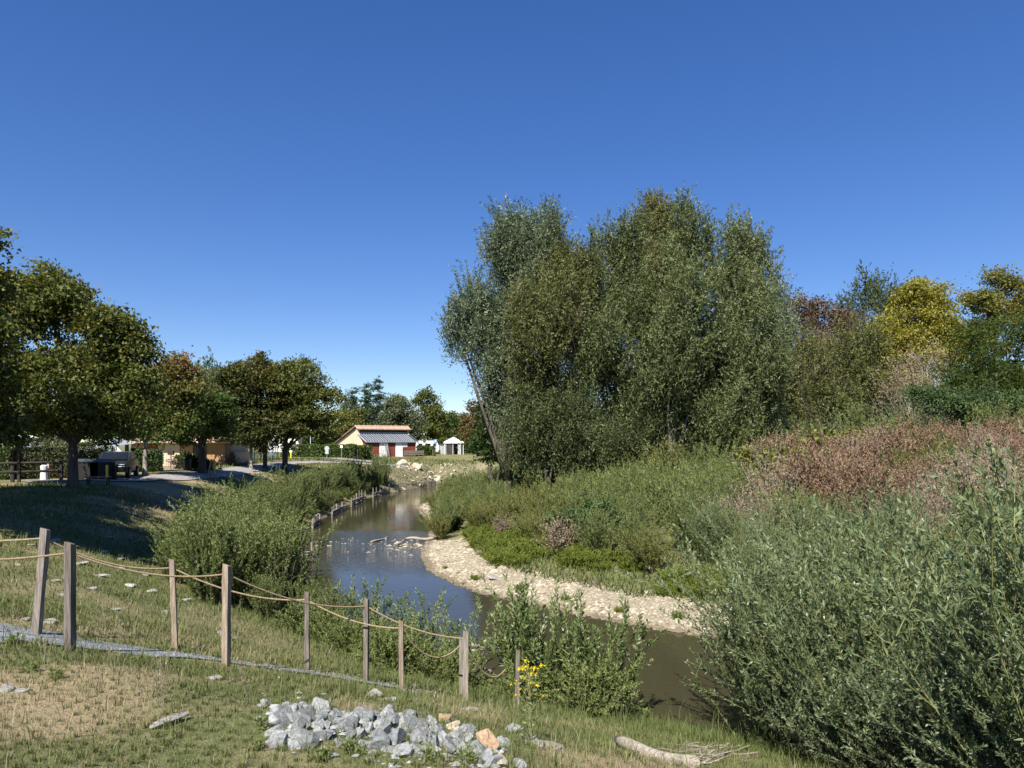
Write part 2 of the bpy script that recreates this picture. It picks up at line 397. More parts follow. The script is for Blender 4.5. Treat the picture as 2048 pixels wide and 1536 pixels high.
def dryness(x, y):
    """worn, bare and straw-coloured patches of the turf"""
    z, d, left = land(x, y)
    v = smooth(.5, .66, fbm(x, y, 1.1, 8))*.85+.12*smooth(.4, .68, fbm(x, y, 5, 12))
    v = v+.35*smooth(9, 3.5, np.hypot(x, y))*smooth(.4, .6, fbm(x, y, .8, 30))
    lush = smooth(4.6, 1.6, d)*smooth(60, 25, y)
    v = v*(1-.85*lush)
    # trodden strip by the trees on top of the bank
    v = v+.75*smooth(3.4, 1.0, np.abs(pl_dist(x, y, LB)-6.6))*smooth(26, 34, y)*smooth(74, 66, y)*smooth(.35, .6, fbm(x, y, 3, 4))
    v = np.where(left, v, .25*v)
    v = v*(1-.5*smooth(70, 85, y))*(1-.4*smooth(8.5, 11, y)*smooth(30, 24, y))
    return np.clip(v, 0, 1)

xl, xm, xr = spread(-27, 24, .24, 2600, 26)
GX = np.concatenate([xl, xm, xr])
GY = np.concatenate([-np.geomspace(1, 2600, 22)[::-1], np.arange(0, 24, .22), np.arange(24, 102, .55), 102+np.geomspace(1, 3000, 26)])
X, Y = np.meshgrid(GX, GY, indexing='ij')
z, sd, left = land(X.ravel(), Y.ravel())
nx, ny = X.shape
idx = np.arange(nx*ny).reshape(nx, ny)
Q = np.stack([idx[:-1, :-1], idx[1:, :-1], idx[1:, 1:], idx[:-1, 1:]], -1).reshape(-1, 4)
dry = dryness(X.ravel(), Y.ravel())
nb = fbm(X.ravel(), Y.ravel(), 1.3, 21)
bar = np.where(left, 0, smooth(3.4, 2.4, sd+(nb-.5)*1.6))*np.maximum(smooth(37, 33, Y.ravel()), smooth(2.2, .8, sd)*smooth(47, 50, Y.ravel())*smooth(60, 55, Y.ravel()))
bar = np.maximum(bar, np.where(left, smooth(1.0, .2, sd+(nb-.5))*smooth(26, 30, Y.ravel())*.7, 0))
bar = np.maximum(bar, np.where(left, smooth(3.4, 2.2, sd)*smooth(72, 76, Y.ravel())*.4, 0))
bed = (sd < 0).astype(float)
g = link('ground', np_mesh('ground', np.stack([X.ravel(), Y.ravel(), z], 1), Q, 'ground', {'dry': dry, 'gravel': bar, 'bed': bed}, smooth=True))
tag(g, 'grassy river banks with worn earth and a pebble bar', 'ground', kind='structure')

# ------------------------------------------------------------------ river
def water_mat():
    m, N, K = new_mat('river_water')
    p = N.new('ShaderNodeBsdfPrincipled'); o = N.new('ShaderNodeOutputMaterial'); K.new(p.outputs[0], o.inputs[0])
    p.inputs['Base Color'].default_value = (.042, .038, .02, 1); p.inputs['Roughness'].default_value = .03; p.inputs['IOR'].default_value = 1.33
    p.inputs['Specular IOR Level'].default_value = .5
    tc = N.new('ShaderNodeTexCoord')
    a = N.new('ShaderNodeAttribute'); a.attribute_name = 'ripple'
    def wave(scale, st):
        mp = N.new('ShaderNodeMapping'); mp.inputs['Scale'].default_value = st; K.new(tc.outputs['Object'], mp.inputs[0])
        n = N.new('ShaderNodeTexNoise'); n.inputs['Scale'].default_value = scale; n.inputs['Detail'].default_value = 3; K.new(mp.outputs[0], n.inputs['Vector'])
        return n
    n1 = wave(1.3, (1, .6, 1)); n2 = wave(5, (.8, 1, 1))
    b1 = N.new('ShaderNodeBump'); b1.inputs['Strength'].default_value = .05; b1.inputs['Distance'].default_value = .12
    K.new(n1.outputs['Fac'], b1.inputs['Height'])
    b2 = N.new('ShaderNodeBump'); b2.inputs['Distance'].default_value = .1
    mu = N.new('ShaderNodeMath'); mu.operation = 'MULTIPLY'; mu.inputs[1].default_value = .38; K.new(a.outputs['Fac'], mu.inputs[0]); K.new(mu.outputs[0], b2.inputs['Strength'])
    K.new(n2.outputs['Fac'], b2.inputs['Height']); K.new(b1.outputs[0], b2.inputs['Normal']); K.new(b2.outputs[0], p.inputs['Normal'])
    return m
M['water'] = water_mat()
wx = np.concatenate([np.arange(-18, 14, .5), np.geomspace(14, 320, 16)]); wy = np.concatenate([np.arange(-40, 8, 4), np.arange(8, 100, .5), np.arange(100, 124, 4)])
X, Y = np.meshgrid(wx, wy, indexing='ij'); nx, ny = X.shape; idx = np.arange(nx*ny).reshape(nx, ny)
Q = np.stack([idx[:-1, :-1], idx[1:, :-1], idx[1:, 1:], idx[:-1, 1:]], -1).reshape(-1, 4)
cen = np.stack([X.ravel(), Y.ravel()], 1)[Q].mean(1)
keep = land(cen[:, 0], cen[:, 1])[1] < 1.4
rip = np.clip(smooth(26, 30.5, Y.ravel())*smooth(41, 36, Y.ravel())+.55*smooth(64, 72, Y.ravel())+.12, 0, 1)
rip = rip*(.5+.9*fbm(X.ravel(), Y.ravel(), 3, 14))
w = link('river', np_mesh('river', np.stack([X.ravel(), Y.ravel(), 0*X.ravel()], 1), Q[keep], 'water', {'ripple': rip}, smooth=True))
tag(w, 'shallow calm river winding between the banks', 'river', kind='structure')

# ------------------------------------------------------------------ paths
def strip(name, pts, width, mat, lift, label, step=.4, ragged=0.0, cross=6):
    pts = np.array(pts, float); seg = np.hypot(*np.diff(pts, axis=0).T); s = np.concatenate([[0], np.cumsum(seg)])
    u = np.arange(0, s[-1], step); x = np.interp(u, s, pts[:, 0]); y = np.interp(u, s, pts[:, 1])
    k = max(1, int(1.5/step)); ker = np.ones(2*k+1)/(2*k+1)
    xs = np.convolve(np.pad(x, k, mode='edge'), ker, 'valid'); ys = np.convolve(np.pad(y, k, mode='edge'), ker, 'valid')
    t = unit(np.stack([np.gradient(xs), np.gradient(ys)], 1)); nrm = np.stack([-t[:, 1], t[:, 0]], 1)
    wl = np.interp(u, s, np.broadcast_to(width, (len(s),)))
    V = []
    for j in range(cross+1):
        o = (j/cross-.5)
        wv = wl*(1+ragged*(vnoise(u, u*0+j*3.3, .5, 40+(j > cross/2))-.5)*2) if j in (0, cross) else wl
        px = xs+nrm[:, 0]*o*wv; py = ys+nrm[:, 1]*o*wv
        V.append(np.stack([px, py, H(px, py)+lift], 1))
    V = np.stack(V, 1); n = len(u); idx = np.arange(n*(cross+1)).reshape(n, cross+1)
    Q = np.stack([idx[:-1, :-1], idx[1:, :-1], idx[1:, 1:], idx[:-1, 1:]], -1).reshape(-1, 4)
    return tag(link(name, np_mesh(name, V.reshape(-1, 3), Q, mat, smooth=True)), label, 'path', kind='structure')
M['asphalt'] = solid('pale_asphalt', (.31, .29, .27), (.24, .225, .21), 3, .9, .2, bscale=60)
M['blue_gravel'] = solid('blue_grey_gravel', (.2, .21, .225), (.11, .118, .125), 38, .9, .8, c3=(.32, .33, .34), bscale=60)
PATH = [(-24.2, 34.6), (-21.8, 37), (-20.5, 42), (-20.6, 50), (-21.6, 60), (-22, 70), (-20.6, 76.5), (-17, 80), (-13.5, 82), (-12.0, 83)]
strip('path', PATH, 1.9, 'asphalt', .05, 'pale asphalt path along the top of the bank under the trees', .6)
strip('road', [(-60, 84), (-34, 84.5), (-24, 85), (-18, 84), (-14, 83.5)], [7, 6, 5, 3, 1.6], 'asphalt', .075, 'asphalt lane in front of the laurel hedge', .8)

# ------------------------------------------------------------------ plant builders
def crown_np(name, mat, lobes, n, L, Wd, style, seed, clump=.55, per=36, tint0=.4, tint_h=0.0, zr=(0, 10), inner=.35, upf=.75, squash=.6, tvar=.16, sublobes=5):
    rng = np.random.default_rng(seed); big = []
    for l in lobes:                                     # smaller boughs standing out of each main mass
        big.append(tuple(l[:3])+tuple(np.array(l[3:6])*(.82 if style == 'willow' else .9))+((l[6] if len(l) > 6 else 1),))
        for k in range(sublobes):
            d = unit(rng.normal(size=3)+np.array([0, 0, .35])); s = rng.uniform(.28, .46); v = 1.55 if style == 'willow' else .85
            c = np.array(l[:3])+d*np.array(l[3:6])*rng.uniform(.78, 1.02); m = (l[3]*l[4]*l[5])**(1/3)*s
            big.append((c[0], c[1], c[2], m, m, m*v, .8))
    lobes = big
    ar = np.array([(l[3]*l[4]*l[5])**(2/3)*(l[6] if len(l) > 6 else 1) for l in lobes]); cnt = np.maximum(1, (ar/ar.sum()*n/per)).astype(int)
    Ps, As, Ts = [], [], []
    for l, c in zip(lobes, cnt):
        d = unit(rng.normal(size=(c, 3))); d[:, 2] = np.where(d[:, 2] < -.55, -d[:, 2], d[:, 2])
        rad = inner+(1.04-inner)*rng.random(c)**.55
        wob = 1+.26*(vnoise(d[:, 0]*2+d[:, 2], d[:, 1]*2-d[:, 2], .8, seed % 50)-.5)
        cen = np.array(l[:3])+d*np.array(l[3:6])*(rad*wob)[:, None]
        m = per; tc = rng.normal(size=c)
        cs = clump*(.6+.8*rng.random(c))
        if style == 'broad':
            off = rng.normal(size=(c, m, 3))*np.array([1, 1, squash])*.5*cs[:, None, None]
            ax = unit(rng.normal(size=(c, m, 3))+.5*d[:, None]*np.array([1, 1, .2])+np.array([0, 0, -.35]))
        elif style == 'willow':
            sd_ = unit(.5*d*np.array([1, 1, .4])+np.array([0, 0, upf])+.38*rng.normal(size=(c, 3)))
            t = rng.random((c, m))*2-1
            off = sd_[:, None]*(t*cs[:, None]*1.7)[:, :, None]+rng.normal(size=(c, m, 3))*(.14*(1.15-t)*cs[:, None])[:, :, None]
            ax = unit(sd_[:, None]*.75+.6*rng.normal(size=(c, m, 3)))
        elif style == 'conifer':
            sd_ = unit(d*np.array([1, 1, .1])+np.array([0, 0, -.12])+.2*rng.normal(size=(c, 3)))
            t = rng.random((c, m))*2-1
            off = sd_[:, None]*(t*cs[:, None]*1.2)[:, :, None]+rng.normal(size=(c, m, 3))*(.22*cs[:, None])[:, :, None]*np.array([1, 1, .5])
            ax = unit(sd_[:, None]+.5*rng.normal(size=(c, m, 3)))
        p = cen[:, None]+off
        tt = tint0+tvar*tc[:, None]+.12*rng.normal(size=(c, m))
        Ps.append(p.reshape(-1, 3)); As.append(ax.reshape(-1, 3)); Ts.append(tt.ravel())
    P = np.vstack(Ps); A = np.vstack(As); T = np.concatenate(Ts)
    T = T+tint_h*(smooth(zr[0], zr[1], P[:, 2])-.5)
    return leaves(P, A, L, Wd, T, rng, name, mat, tri=True)

def limbs(name, mat, r, fork, targets, seed, lean=(0, 0), sides=8):
    rng = random.Random(seed); b = MB()
    top = Vector((lean[0], lean[1], fork))
    b.tube([(0, 0, -.3), (0, 0, .05), (0, 0, .3), top*.5, top], [r*1.6, r*1.45, r*1.1, r*.95, r*.85], sides)
    for t in targets:
        t = Vector(t[:3]); q = (top+t)/2+Vector((rng.uniform(-.2, .2), rng.uniform(-.2, .2), rng.uniform(-.1, .5)))*(t-top).length*.25
        a = top-Vector((0, 0, r*.6))
        pts = [a, a.lerp(q, .5)+Vector((0, 0, .06)), q, q.lerp(t, .6), t]
        k = r*rng.uniform(.42, .62)
        b.tube(pts, [k*1.1, k*.9, k*.7, k*.45, k*.2], 6)
        for j in range(4):
            f = rng.uniform(.35, .95); s0 = q.lerp(t, f)
            e = s0+Vector((rng.uniform(-1, 1), rng.uniform(-1, 1), rng.uniform(-.1, .9)))*min(.9, (t-top).length*.25)
            b.tube([s0, (s0+e)/2+Vector((0, 0, .08)), e], [k*.4, k*.28, k*.1], 4)
    return b.mesh(name, mat, True)

def px_lobes(specs, base, d, deep=.85, zb=None):
    """crown lobes given as seen from the photo's stand, turned into real sizes at their distance"""
    out = []
    for s in specs:
        px, py, rx, ry = s[:4]; off = s[4] if len(s) > 4 else 0; dens = s[5] if len(s) > 5 else 1
        dd = d+off; p = at(px, py, dd); a, c = rx/F*dd, ry/F*dd
        out.append((p.x-base[0], p.y-base[1], p.z-base[2], a, min(a, c*1.2)*deep, c, dens))
    return out

def tree(name, base, r, fork, lobes, n, leaf, style, fmat, bmat, label, cat='tree', group=None, seed=1, lean=(0, 0), nl=None, **kw):
    e = empty(name, base, label, cat, group)
    tg = lobes if nl is None else lobes[:nl]
    link('trunk', limbs('trunk', bmat, r, fork, tg, seed, lean), e)
    link('crown', crown_np('crown', fmat, lobes, n, leaf[0], leaf[1], style, seed, **kw), e)
    return e

def shrub_mesh(seed, n, h, spread, lpm, L, Wd, fmat, smat, shoots=3, bend=.35, r0=.01, bias=(0, 0), start=.12, tint0=.4, foot=.25, hvar=.3, droop=0.0, tip=0.0):
    """a fan of stems with side shoots and leaves along them -> (stems mesh, leaves mesh)"""
    rng = np.random.default_rng(seed)
    az = rng.random(n)*2*np.pi; lean = np.abs(rng.normal(size=n))*spread
    ln = h*(1-hvar+hvar*rng.random(n))
    A = np.stack([foot*np.cos(az)*rng.random(n), foot*np.sin(az)*rng.random(n), np.full(n, -.05)], 1)
    D = np.stack([np.cos(az)*np.sin(lean)+bias[0], np.sin(az)*np.sin(lean)+bias[1], np.cos(lean)], 1); D = unit(D)
    C = A+D*ln[:, None]; C[:, 2] -= droop*ln*np.sin(lean)
    B = (A+C)/2+np.array([0, 0, 1.])*(bend*ln*np.sin(lean))[:, None]*.5+rng.normal(size=(n, 3))*.05*h
    r = r0*(.6+.8*rng.random(n))
    As, Bs, Cs, R0, R1, LN = [A], [B], [C], [r], [r*.3], [ln]
    for k in range(shoots):
        t = .25+.65*rng.random(n)
        O = A*((1-t)**2)[:, None]+2*B*(t*(1-t))[:, None]+C*(t**2)[:, None]
        sl = ln*(.22+.25*rng.random(n))*(1.15-t*.5)
        sdv = unit(D+.75*rng.normal(size=(n, 3))*np.array([1, 1, .5])+np.array([0, 0, .35]))
        E = O+sdv*sl[:, None]
        As.append(O); Cs.append(E); Bs.append((O+E)/2+np.array([0, 0, -.04])*sl[:, None]); R0.append(r*.45); R1.append(r*.15); LN.append(sl)
    A, B, C = map(np.vstack, (As, Bs, Cs)); R0, R1, LN = map(np.concatenate, (R0, R1, LN))
    st = tubes_np(A, B, C, R0, R1, 'stems', smat)
    w = LN/LN.sum(); m = int(LN.sum()*lpm); i = rng.choice(len(A), m, p=w)
    main = i < n
    t = np.where(main, start+(1-start)*rng.random(m), rng.random(m))
    P = A[i]*((1-t)**2)[:, None]+2*B[i]*(t*(1-t))[:, None]+C[i]*(t**2)[:, None]
    T = unit(2*(1-t)[:, None]*(B[i]-A[i])+2*t[:, None]*(C[i]-B[i]))
    ax = unit(T*.8+.75*unit(rng.normal(size=(m, 3)))+np.array([0, 0, .1]))
    l = L*(1-.35*t)
    P = P+ax*(l*.5)[:, None]
    stemtint = rng.normal(size=len(A))*.12
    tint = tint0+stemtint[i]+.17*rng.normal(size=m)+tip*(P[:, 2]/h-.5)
    return st, leaves(P, ax, l, Wd, tint, rng, 'foliage', fmat, .42)

PROTO = {}
def shrub(kind, x, y, label, cat='shrub', group=None, scale=1.0, rz=None, z=None, flat=1.0):
    """set out one shrub of a kind (its stems and foliage are its parts)"""
    st, fo = PROTO[kind]
    e = empty(NAMES.get(kind, 'shrub'), (x, y, Hs(x, y) if z is None else z), label, cat, group, random.random()*6.28 if rz is None else rz)
    e.scale = (scale, scale, scale*flat)
    link('stems', st, e); link('foliage', fo, e)
    return e
NAMES = {}
def proto(kind, name, *a, **k):
    PROTO[kind] = shrub_mesh(*a, **k); NAMES[kind] = name

def hedge(name, pts, h, th, n, L, Wd, fmat, label, seed, group=None, tint0=.45):
    """clipped hedge along a line of ground points: dense twigs inside, a skin of leaves outside"""
    rng = np.random.default_rng(seed); pts = [Vector((p[0], p[1], 0)) for p in pts]
    c = sum(pts, Vector())/len(pts); c.z = Hs(c.x, c.y)
    e = empty(name, c, label, 'hedge', group)
    core = MB(); Ps = []; Ns = []
    tot = sum((b-a).length for a, b in zip(pts[:-1], pts[1:]))
    for a, b in zip(pts[:-1], pts[1:]):
        t = (b-a).normalized(); nn = Vector((-t.y, t.x, 0)); ln = (b-a).length
        za = Hs(*a.xy); m = (a+b)/2; rot = Matrix((t, nn, Vector((0, 0, 1)))).transposed()
        core.box(Vector((m.x, m.y, za+h*.42))-c, (ln*.99, th*.5, h*.82), rot)
        k = int(n*ln/tot); w = np.array([h, h, th]); f = rng.choice(3, k, p=w/w.sum()); u = rng.random(k)*ln; v = rng.random(k); s = (rng.random(k)-.5)
        hh = h*(1+.06*(vnoise(u, u*0, .8, seed)-.5)*2)
        off = np.where(f == 0, th/2, np.where(f == 1, -th/2, s*th)); zz = np.where(f == 2, hh, v*hh)
        off = off+rng.normal(size=k)*.07*(1+(f != 2)); zz = zz+rng.normal(size=k)*.05
        off = off+.16*(vnoise(u, zz, .7, seed+3)-.5)
        Ps.append(np.stack([a.x+t.x*u+nn.x*off-c.x, a.y+t.y*u+nn.y*off-c.y, za+zz-c.z], 1))
    P = np.vstack(Ps); ti = tint0+.3*(vnoise(P[:, 0]+P[:, 1], P[:, 2], .5, seed)-.5)+.17*rng.normal(size=len(P))
    link('twigs', core.mesh('twigs', 'dark_wood'), e)
    link('foliage', leaves(P, rng.normal(size=P.shape), L, Wd, ti, rng, 'foliage', fmat), e)
    return e

# ------------------------------------------------------------------ trees
def base(px, d):
    x = (px-CX)/F*d; return (x, d, Hs(x, d))

def ptree(name, px, d, r, fork, specs, n, leaf, style, fmat, bmat, label, group=None, seed=1, deep=.85, **kw):
    b = base(px, d)
    return tree(name, b, r, fork, px_lobes(specs, b, d, deep), n, leaf, style, fmat, bmat, label, 'tree', group, seed, **kw)

ML = (.15, .13)
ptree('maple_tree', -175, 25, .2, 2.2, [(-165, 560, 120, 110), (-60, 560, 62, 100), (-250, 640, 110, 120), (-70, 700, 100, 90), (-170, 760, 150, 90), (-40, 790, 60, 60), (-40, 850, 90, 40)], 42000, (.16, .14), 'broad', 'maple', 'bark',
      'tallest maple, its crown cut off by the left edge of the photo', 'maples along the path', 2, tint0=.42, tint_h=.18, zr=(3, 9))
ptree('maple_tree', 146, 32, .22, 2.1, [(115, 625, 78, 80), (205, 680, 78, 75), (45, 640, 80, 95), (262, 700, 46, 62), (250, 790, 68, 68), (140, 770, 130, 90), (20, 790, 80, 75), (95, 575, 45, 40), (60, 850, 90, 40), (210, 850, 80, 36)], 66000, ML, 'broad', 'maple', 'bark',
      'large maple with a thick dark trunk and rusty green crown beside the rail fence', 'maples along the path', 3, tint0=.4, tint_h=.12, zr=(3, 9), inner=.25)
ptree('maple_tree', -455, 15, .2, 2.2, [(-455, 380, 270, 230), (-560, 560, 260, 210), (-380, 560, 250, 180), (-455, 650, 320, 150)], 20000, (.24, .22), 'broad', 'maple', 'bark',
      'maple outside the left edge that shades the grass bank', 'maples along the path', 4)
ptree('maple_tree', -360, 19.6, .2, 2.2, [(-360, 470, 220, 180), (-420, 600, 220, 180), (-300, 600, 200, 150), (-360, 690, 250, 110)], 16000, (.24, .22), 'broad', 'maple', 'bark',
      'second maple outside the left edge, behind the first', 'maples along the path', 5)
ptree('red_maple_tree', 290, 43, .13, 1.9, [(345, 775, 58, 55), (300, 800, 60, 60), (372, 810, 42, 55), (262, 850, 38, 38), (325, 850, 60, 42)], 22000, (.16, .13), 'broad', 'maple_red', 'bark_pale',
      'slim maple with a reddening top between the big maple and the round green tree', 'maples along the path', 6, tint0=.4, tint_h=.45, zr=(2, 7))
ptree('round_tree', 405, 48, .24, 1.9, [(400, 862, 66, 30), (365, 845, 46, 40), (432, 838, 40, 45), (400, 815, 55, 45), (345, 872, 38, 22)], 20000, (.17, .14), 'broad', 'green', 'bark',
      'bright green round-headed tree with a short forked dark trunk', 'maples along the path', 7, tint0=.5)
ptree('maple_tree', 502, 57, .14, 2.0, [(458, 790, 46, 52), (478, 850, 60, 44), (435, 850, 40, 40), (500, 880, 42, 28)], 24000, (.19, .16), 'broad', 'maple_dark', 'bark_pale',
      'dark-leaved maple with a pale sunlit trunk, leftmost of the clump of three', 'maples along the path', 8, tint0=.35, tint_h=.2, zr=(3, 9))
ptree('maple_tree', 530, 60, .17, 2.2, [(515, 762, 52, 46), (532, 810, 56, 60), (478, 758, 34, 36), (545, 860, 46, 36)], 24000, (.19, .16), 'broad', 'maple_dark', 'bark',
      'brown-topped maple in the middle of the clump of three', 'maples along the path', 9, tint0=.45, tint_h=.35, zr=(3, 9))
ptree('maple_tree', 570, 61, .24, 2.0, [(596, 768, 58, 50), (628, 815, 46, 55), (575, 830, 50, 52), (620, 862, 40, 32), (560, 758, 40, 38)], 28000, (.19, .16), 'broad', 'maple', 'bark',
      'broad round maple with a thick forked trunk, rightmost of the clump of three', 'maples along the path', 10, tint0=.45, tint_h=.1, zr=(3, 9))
ptree('ash_tree', 412, 82, .2, 3, [(395, 765, 45, 45), (418, 745, 14, 30), (440, 755, 14, 26), (370, 790, 40, 40), (430, 800, 40, 50)], 8000, (.3, .12), 'willow', 'brush_dark', 'bark',
      'feathery pale green tree top rising behind the maples', None, 11, tint0=.6)
ptree('hazel_tree', 690, 110, .2, 1.5, [(685, 850, 36, 34), (715, 855, 26, 32), (660, 872, 34, 26), (700, 880, 40, 24)], 9000, (.28, .24), 'broad', 'olive_tree', 'bark',
      'yellowish olive tree growing beside the cream gable', None, 12, tint0=.55, clump=.9)
ptree('thin_tree', 690, 125, .15, 2, [(690, 810, 12, 24), (680, 830, 18, 20), (700, 832, 14, 24)], 2500, (.3, .12), 'willow', 'willow_blue', 'bark',
      'thin bluish tree top left of the dark firs', None, 13, clump=.8)
for k, (px, top, w, d) in enumerate(((708, 785, 15, 128), (733, 778, 15, 126), (755, 768, 20, 124))):
    b = base(px, d); hgt = at(px, top, d).z-b[2]; lo = []
    for j in range(8):
        f = j/7; rr = (w/F*d)*(1.15-f)*1.25+.25
        lo.append((0, 0, hgt*(.18+.8*f), rr, rr, hgt*.1, 1.3))
    tree('fir_tree', b, .22, 1.5, lo, 9000, (.45, .13), 'conifer', 'conifer', 'bark',
         ('short fir, leftmost of three dark firs behind the shed', 'middle one of three dark firs behind the shed', 'tallest dark pointed fir behind the shed')[k],
         'tree', 'firs behind the shed', 20+k, nl=1, clump=.8, inner=.2)
ptree('lime_tree', 795, 112, .3, 2, [(795, 835, 44, 40), (785, 860, 52, 34), (820, 860, 40, 36), (795, 810, 28, 22)], 15000, (.3, .24), 'broad', 'lime', 'bark',
      'dense domed grey-green tree rising straight behind the shed roof', None, 24, tint0=.5, clump=.8)
ptree('oak_tree', 860, 120, .3, 3, [(855, 810, 26, 30), (862, 845, 30, 34), (850, 870, 34, 30), (880, 880, 26, 26), (845, 800, 14, 18)], 11000, (.32, .26), 'broad', 'olive_tree', 'bark',
      'tall olive-green tree between the domed tree and the river gap', None, 25, tint0=.4, clump=.9)
ptree('dark_tree', 912, 132, .3, 2, [(905, 858, 30, 34), (925, 870, 30, 30), (890, 880, 30, 22)], 9000, (.34, .28), 'broad', 'green', 'bark',
      'dark green tree behind the white garden tent', None, 26, tint0=.35, clump=.9)
ptree('brown_tree', 952, 112, .25, 2, [(950, 845, 26, 34), (965, 860, 30, 34), (940, 880, 26, 28)], 9000, (.3, .25), 'broad', 'brown_tree', 'bark',
      'brownish autumn tree at the far bend of the river', None, 27, tint0=.5, clump=.8)
ptree('dark_tree', 992, 96, .25, 2, [(990, 830, 28, 36), (1005, 870, 40, 45), (975, 890, 22, 30)], 9000, (.28, .22), 'broad', 'green', 'bark',
      'dark green tree at the foot of the leaning blue-green willow', None, 28, tint0=.35, clump=.8)

WG = 'willows of the tall clump across the river'
def wil(*a, **k):
    return ptree('willow_tree', *a, group=WG, clump=k.pop('clump', .66), per=40, inner=.3, squash=.6, upf=1.0, deep=k.pop('deep', 1.15), sublobes=7, tvar=.24, **k)
WL = (.2, .066)
wil(1015, 45, .26, 2.0, [(1040, 492, 56, 58), (1098, 500, 48, 62), (1000, 535, 36, 55), (1062, 560, 70, 70), (945, 618, 46, 42), (912, 655, 24, 42), (975, 672, 46, 48), (930, 695, 34, 26), (1005, 640, 56, 56), (1015, 750, 40, 50, 0, .8), (1020, 830, 36, 50), (978, 735, 34, 40, 0, .7), (1000, 800, 26, 40, 0, .7)],
    101500, WL, 'willow', 'willow_blue', 'bark', 'blue-green willow whose limbs hang out leftwards over the river', seed=31, tint0=.5)
ow = wil(1115, 43, .22, 2.0, [(1132, 566, 54, 62), (1168, 572, 28, 48), (1112, 620, 70, 75, -1.2), (1090, 700, 64, 70, -1.6), (1070, 780, 50, 50), (1150, 680, 50, 60)],
    72500, WL, 'willow', 'willow_olive', 'bark', 'olive-toned willow with bare grey twigs in its middle', seed=32, tint0=.45)
wil(1230, 45, .22, 2.0, [(1252, 505, 42, 62), (1225, 560, 54, 72), (1262, 630, 80, 80, -1.2), (1215, 720, 80, 80, -1.6), (1270, 800, 80, 70), (1200, 770, 60, 60), (1300, 730, 60, 60)],
    79750, WL, 'willow', 'willow', 'bark', 'dark green willow left of the tallest plume', seed=33, tint0=.38)
wil(1318, 50, .2, 2.0, [(1310, 470, 36, 48), (1315, 540, 50, 60), (1310, 620, 60, 60)],
    125375, WL, 'willow', 'willow_olive', 'bark', 'willow with a brownish top peeping between two green plumes', seed=34, tint0=.65)
wil(1345, 43, .22, 2.0, [(1376, 470, 34, 56), (1382, 540, 52, 74), (1370, 630, 66, 80, -1.2), (1345, 730, 70, 80, -1.6), (1395, 820, 70, 70), (1420, 730, 60, 60), (1310, 780, 50, 60)],
    79750, WL, 'willow', 'willow', 'bark_pale', 'tallest willow, a pointed plume with pale stems below', seed=35, tint0=.45)
wil(1450, 45, .2, 2.0, [(1480, 490, 34, 48), (1505, 540, 32, 50), (1468, 570, 44, 70), (1492, 650, 62, 66, -1.2), (1500, 745, 62, 70, -1.6), (1480, 850, 66, 60)],
    72500, WL, 'willow', 'willow', 'bark', 'willow with a rounded plume at the right end of the clump', seed=36, tint0=.5)
wil(1095, 42.2, .16, 1.0, [(1078, 850, 60, 56), (1135, 830, 66, 58), (1040, 890, 50, 44), (1155, 890, 76, 48), (1100, 905, 70, 40), (1200, 890, 60, 46)],
    54375, (.18, .056), 'willow', 'willow', 'bark', 'low bushy willow in front of the olive-toned willow', seed=37, tint0=.24, nl=4, deep=.8)  # low tint0 puts the shade under the crowns into the leaf colour
wil(1300, 43.6, .14, 1.0, [(1290, 860, 60, 56), (1330, 820, 40, 56), (1250, 890, 60, 45), (1345, 895, 70, 42)],
    39875, (.18, .056), 'willow', 'willow', 'bark_pale', 'low willow with pale upright stems at the middle of the clump', seed=38, tint0=.26, nl=4, deep=.8)  # darker tint again: shade at the clump's foot put into the leaf colour
wil(1440, 45.5, .16, 1.0, [(1445, 770, 80, 66), (1505, 800, 58, 80), (1400, 850, 66, 60), (1480, 880, 66, 50), (1520, 720, 40, 60)],
    68875, (.18, .056), 'willow', 'willow', 'bark', 'broad low grey-green willow at the right foot of the clump', seed=39, tint0=.42, nl=4, deep=.8)
wil(1560, 50, .14, 2.0, [(1552, 600, 22, 46), (1560, 665, 30, 56), (1550, 740, 34, 56), (1570, 800, 30, 40)],
    25375, WL, 'willow', 'willow_blue', 'bark_pale', 'thin silvery willow beside the reddish tree', seed=40, tint0=.75)

ptree('alder_tree', 988, 47.5, .14, 1.0, [(985, 845, 36, 50), (1008, 890, 46, 48), (966, 895, 26, 38), (1020, 830, 30, 50)], 14000, (.18, .11), 'broad', 'green', 'bark',
      'dark alder at the left foot of the willow clump by the water', None, 49, tint0=.22, nl=3)
BL = (.2, .15)
ptree('dogwood_tree', 1618, 62, .16, 2.5, [(1605, 630, 34, 46), (1645, 640, 36, 42), (1590, 690, 40, 50), (1650, 700, 44, 44), (1620, 760, 60, 50), (1680, 690, 40, 60)], 16000, (.22, .16), 'broad', 'maroon', 'twig_grey',
      'maroon-brown thinning tree beside the willow clump', None, 41, tint0=.5, clump=.8)
ptree('dark_tree', 1725, 68, .2, 2.5, [(1725, 610, 42, 42), (1690, 640, 36, 44), (1775, 600, 46, 38), (1725, 690, 60, 60), (1800, 620, 40, 40), (1700, 760, 80, 60)], 22000, (.24, .1), 'willow', 'olive_tree', 'bark',
      'dark green tree behind the yellow one', None, 42, tint0=.25, clump=.8)
ptree('poplar_tree', 1830, 53, .2, 2.0, [(1818, 630, 52, 58), (1870, 640, 44, 56), (1788, 690, 46, 56), (1845, 590, 52, 26), (1830, 715, 70, 50), (1890, 690, 36, 46), (1800, 760, 50, 36)], 32000, (.17, .13), 'broad', 'yellow', 'bark_pale',
      'bright yellow-green autumn tree on the right bank', None, 43, tint0=.5, clump=.7, inner=.25)
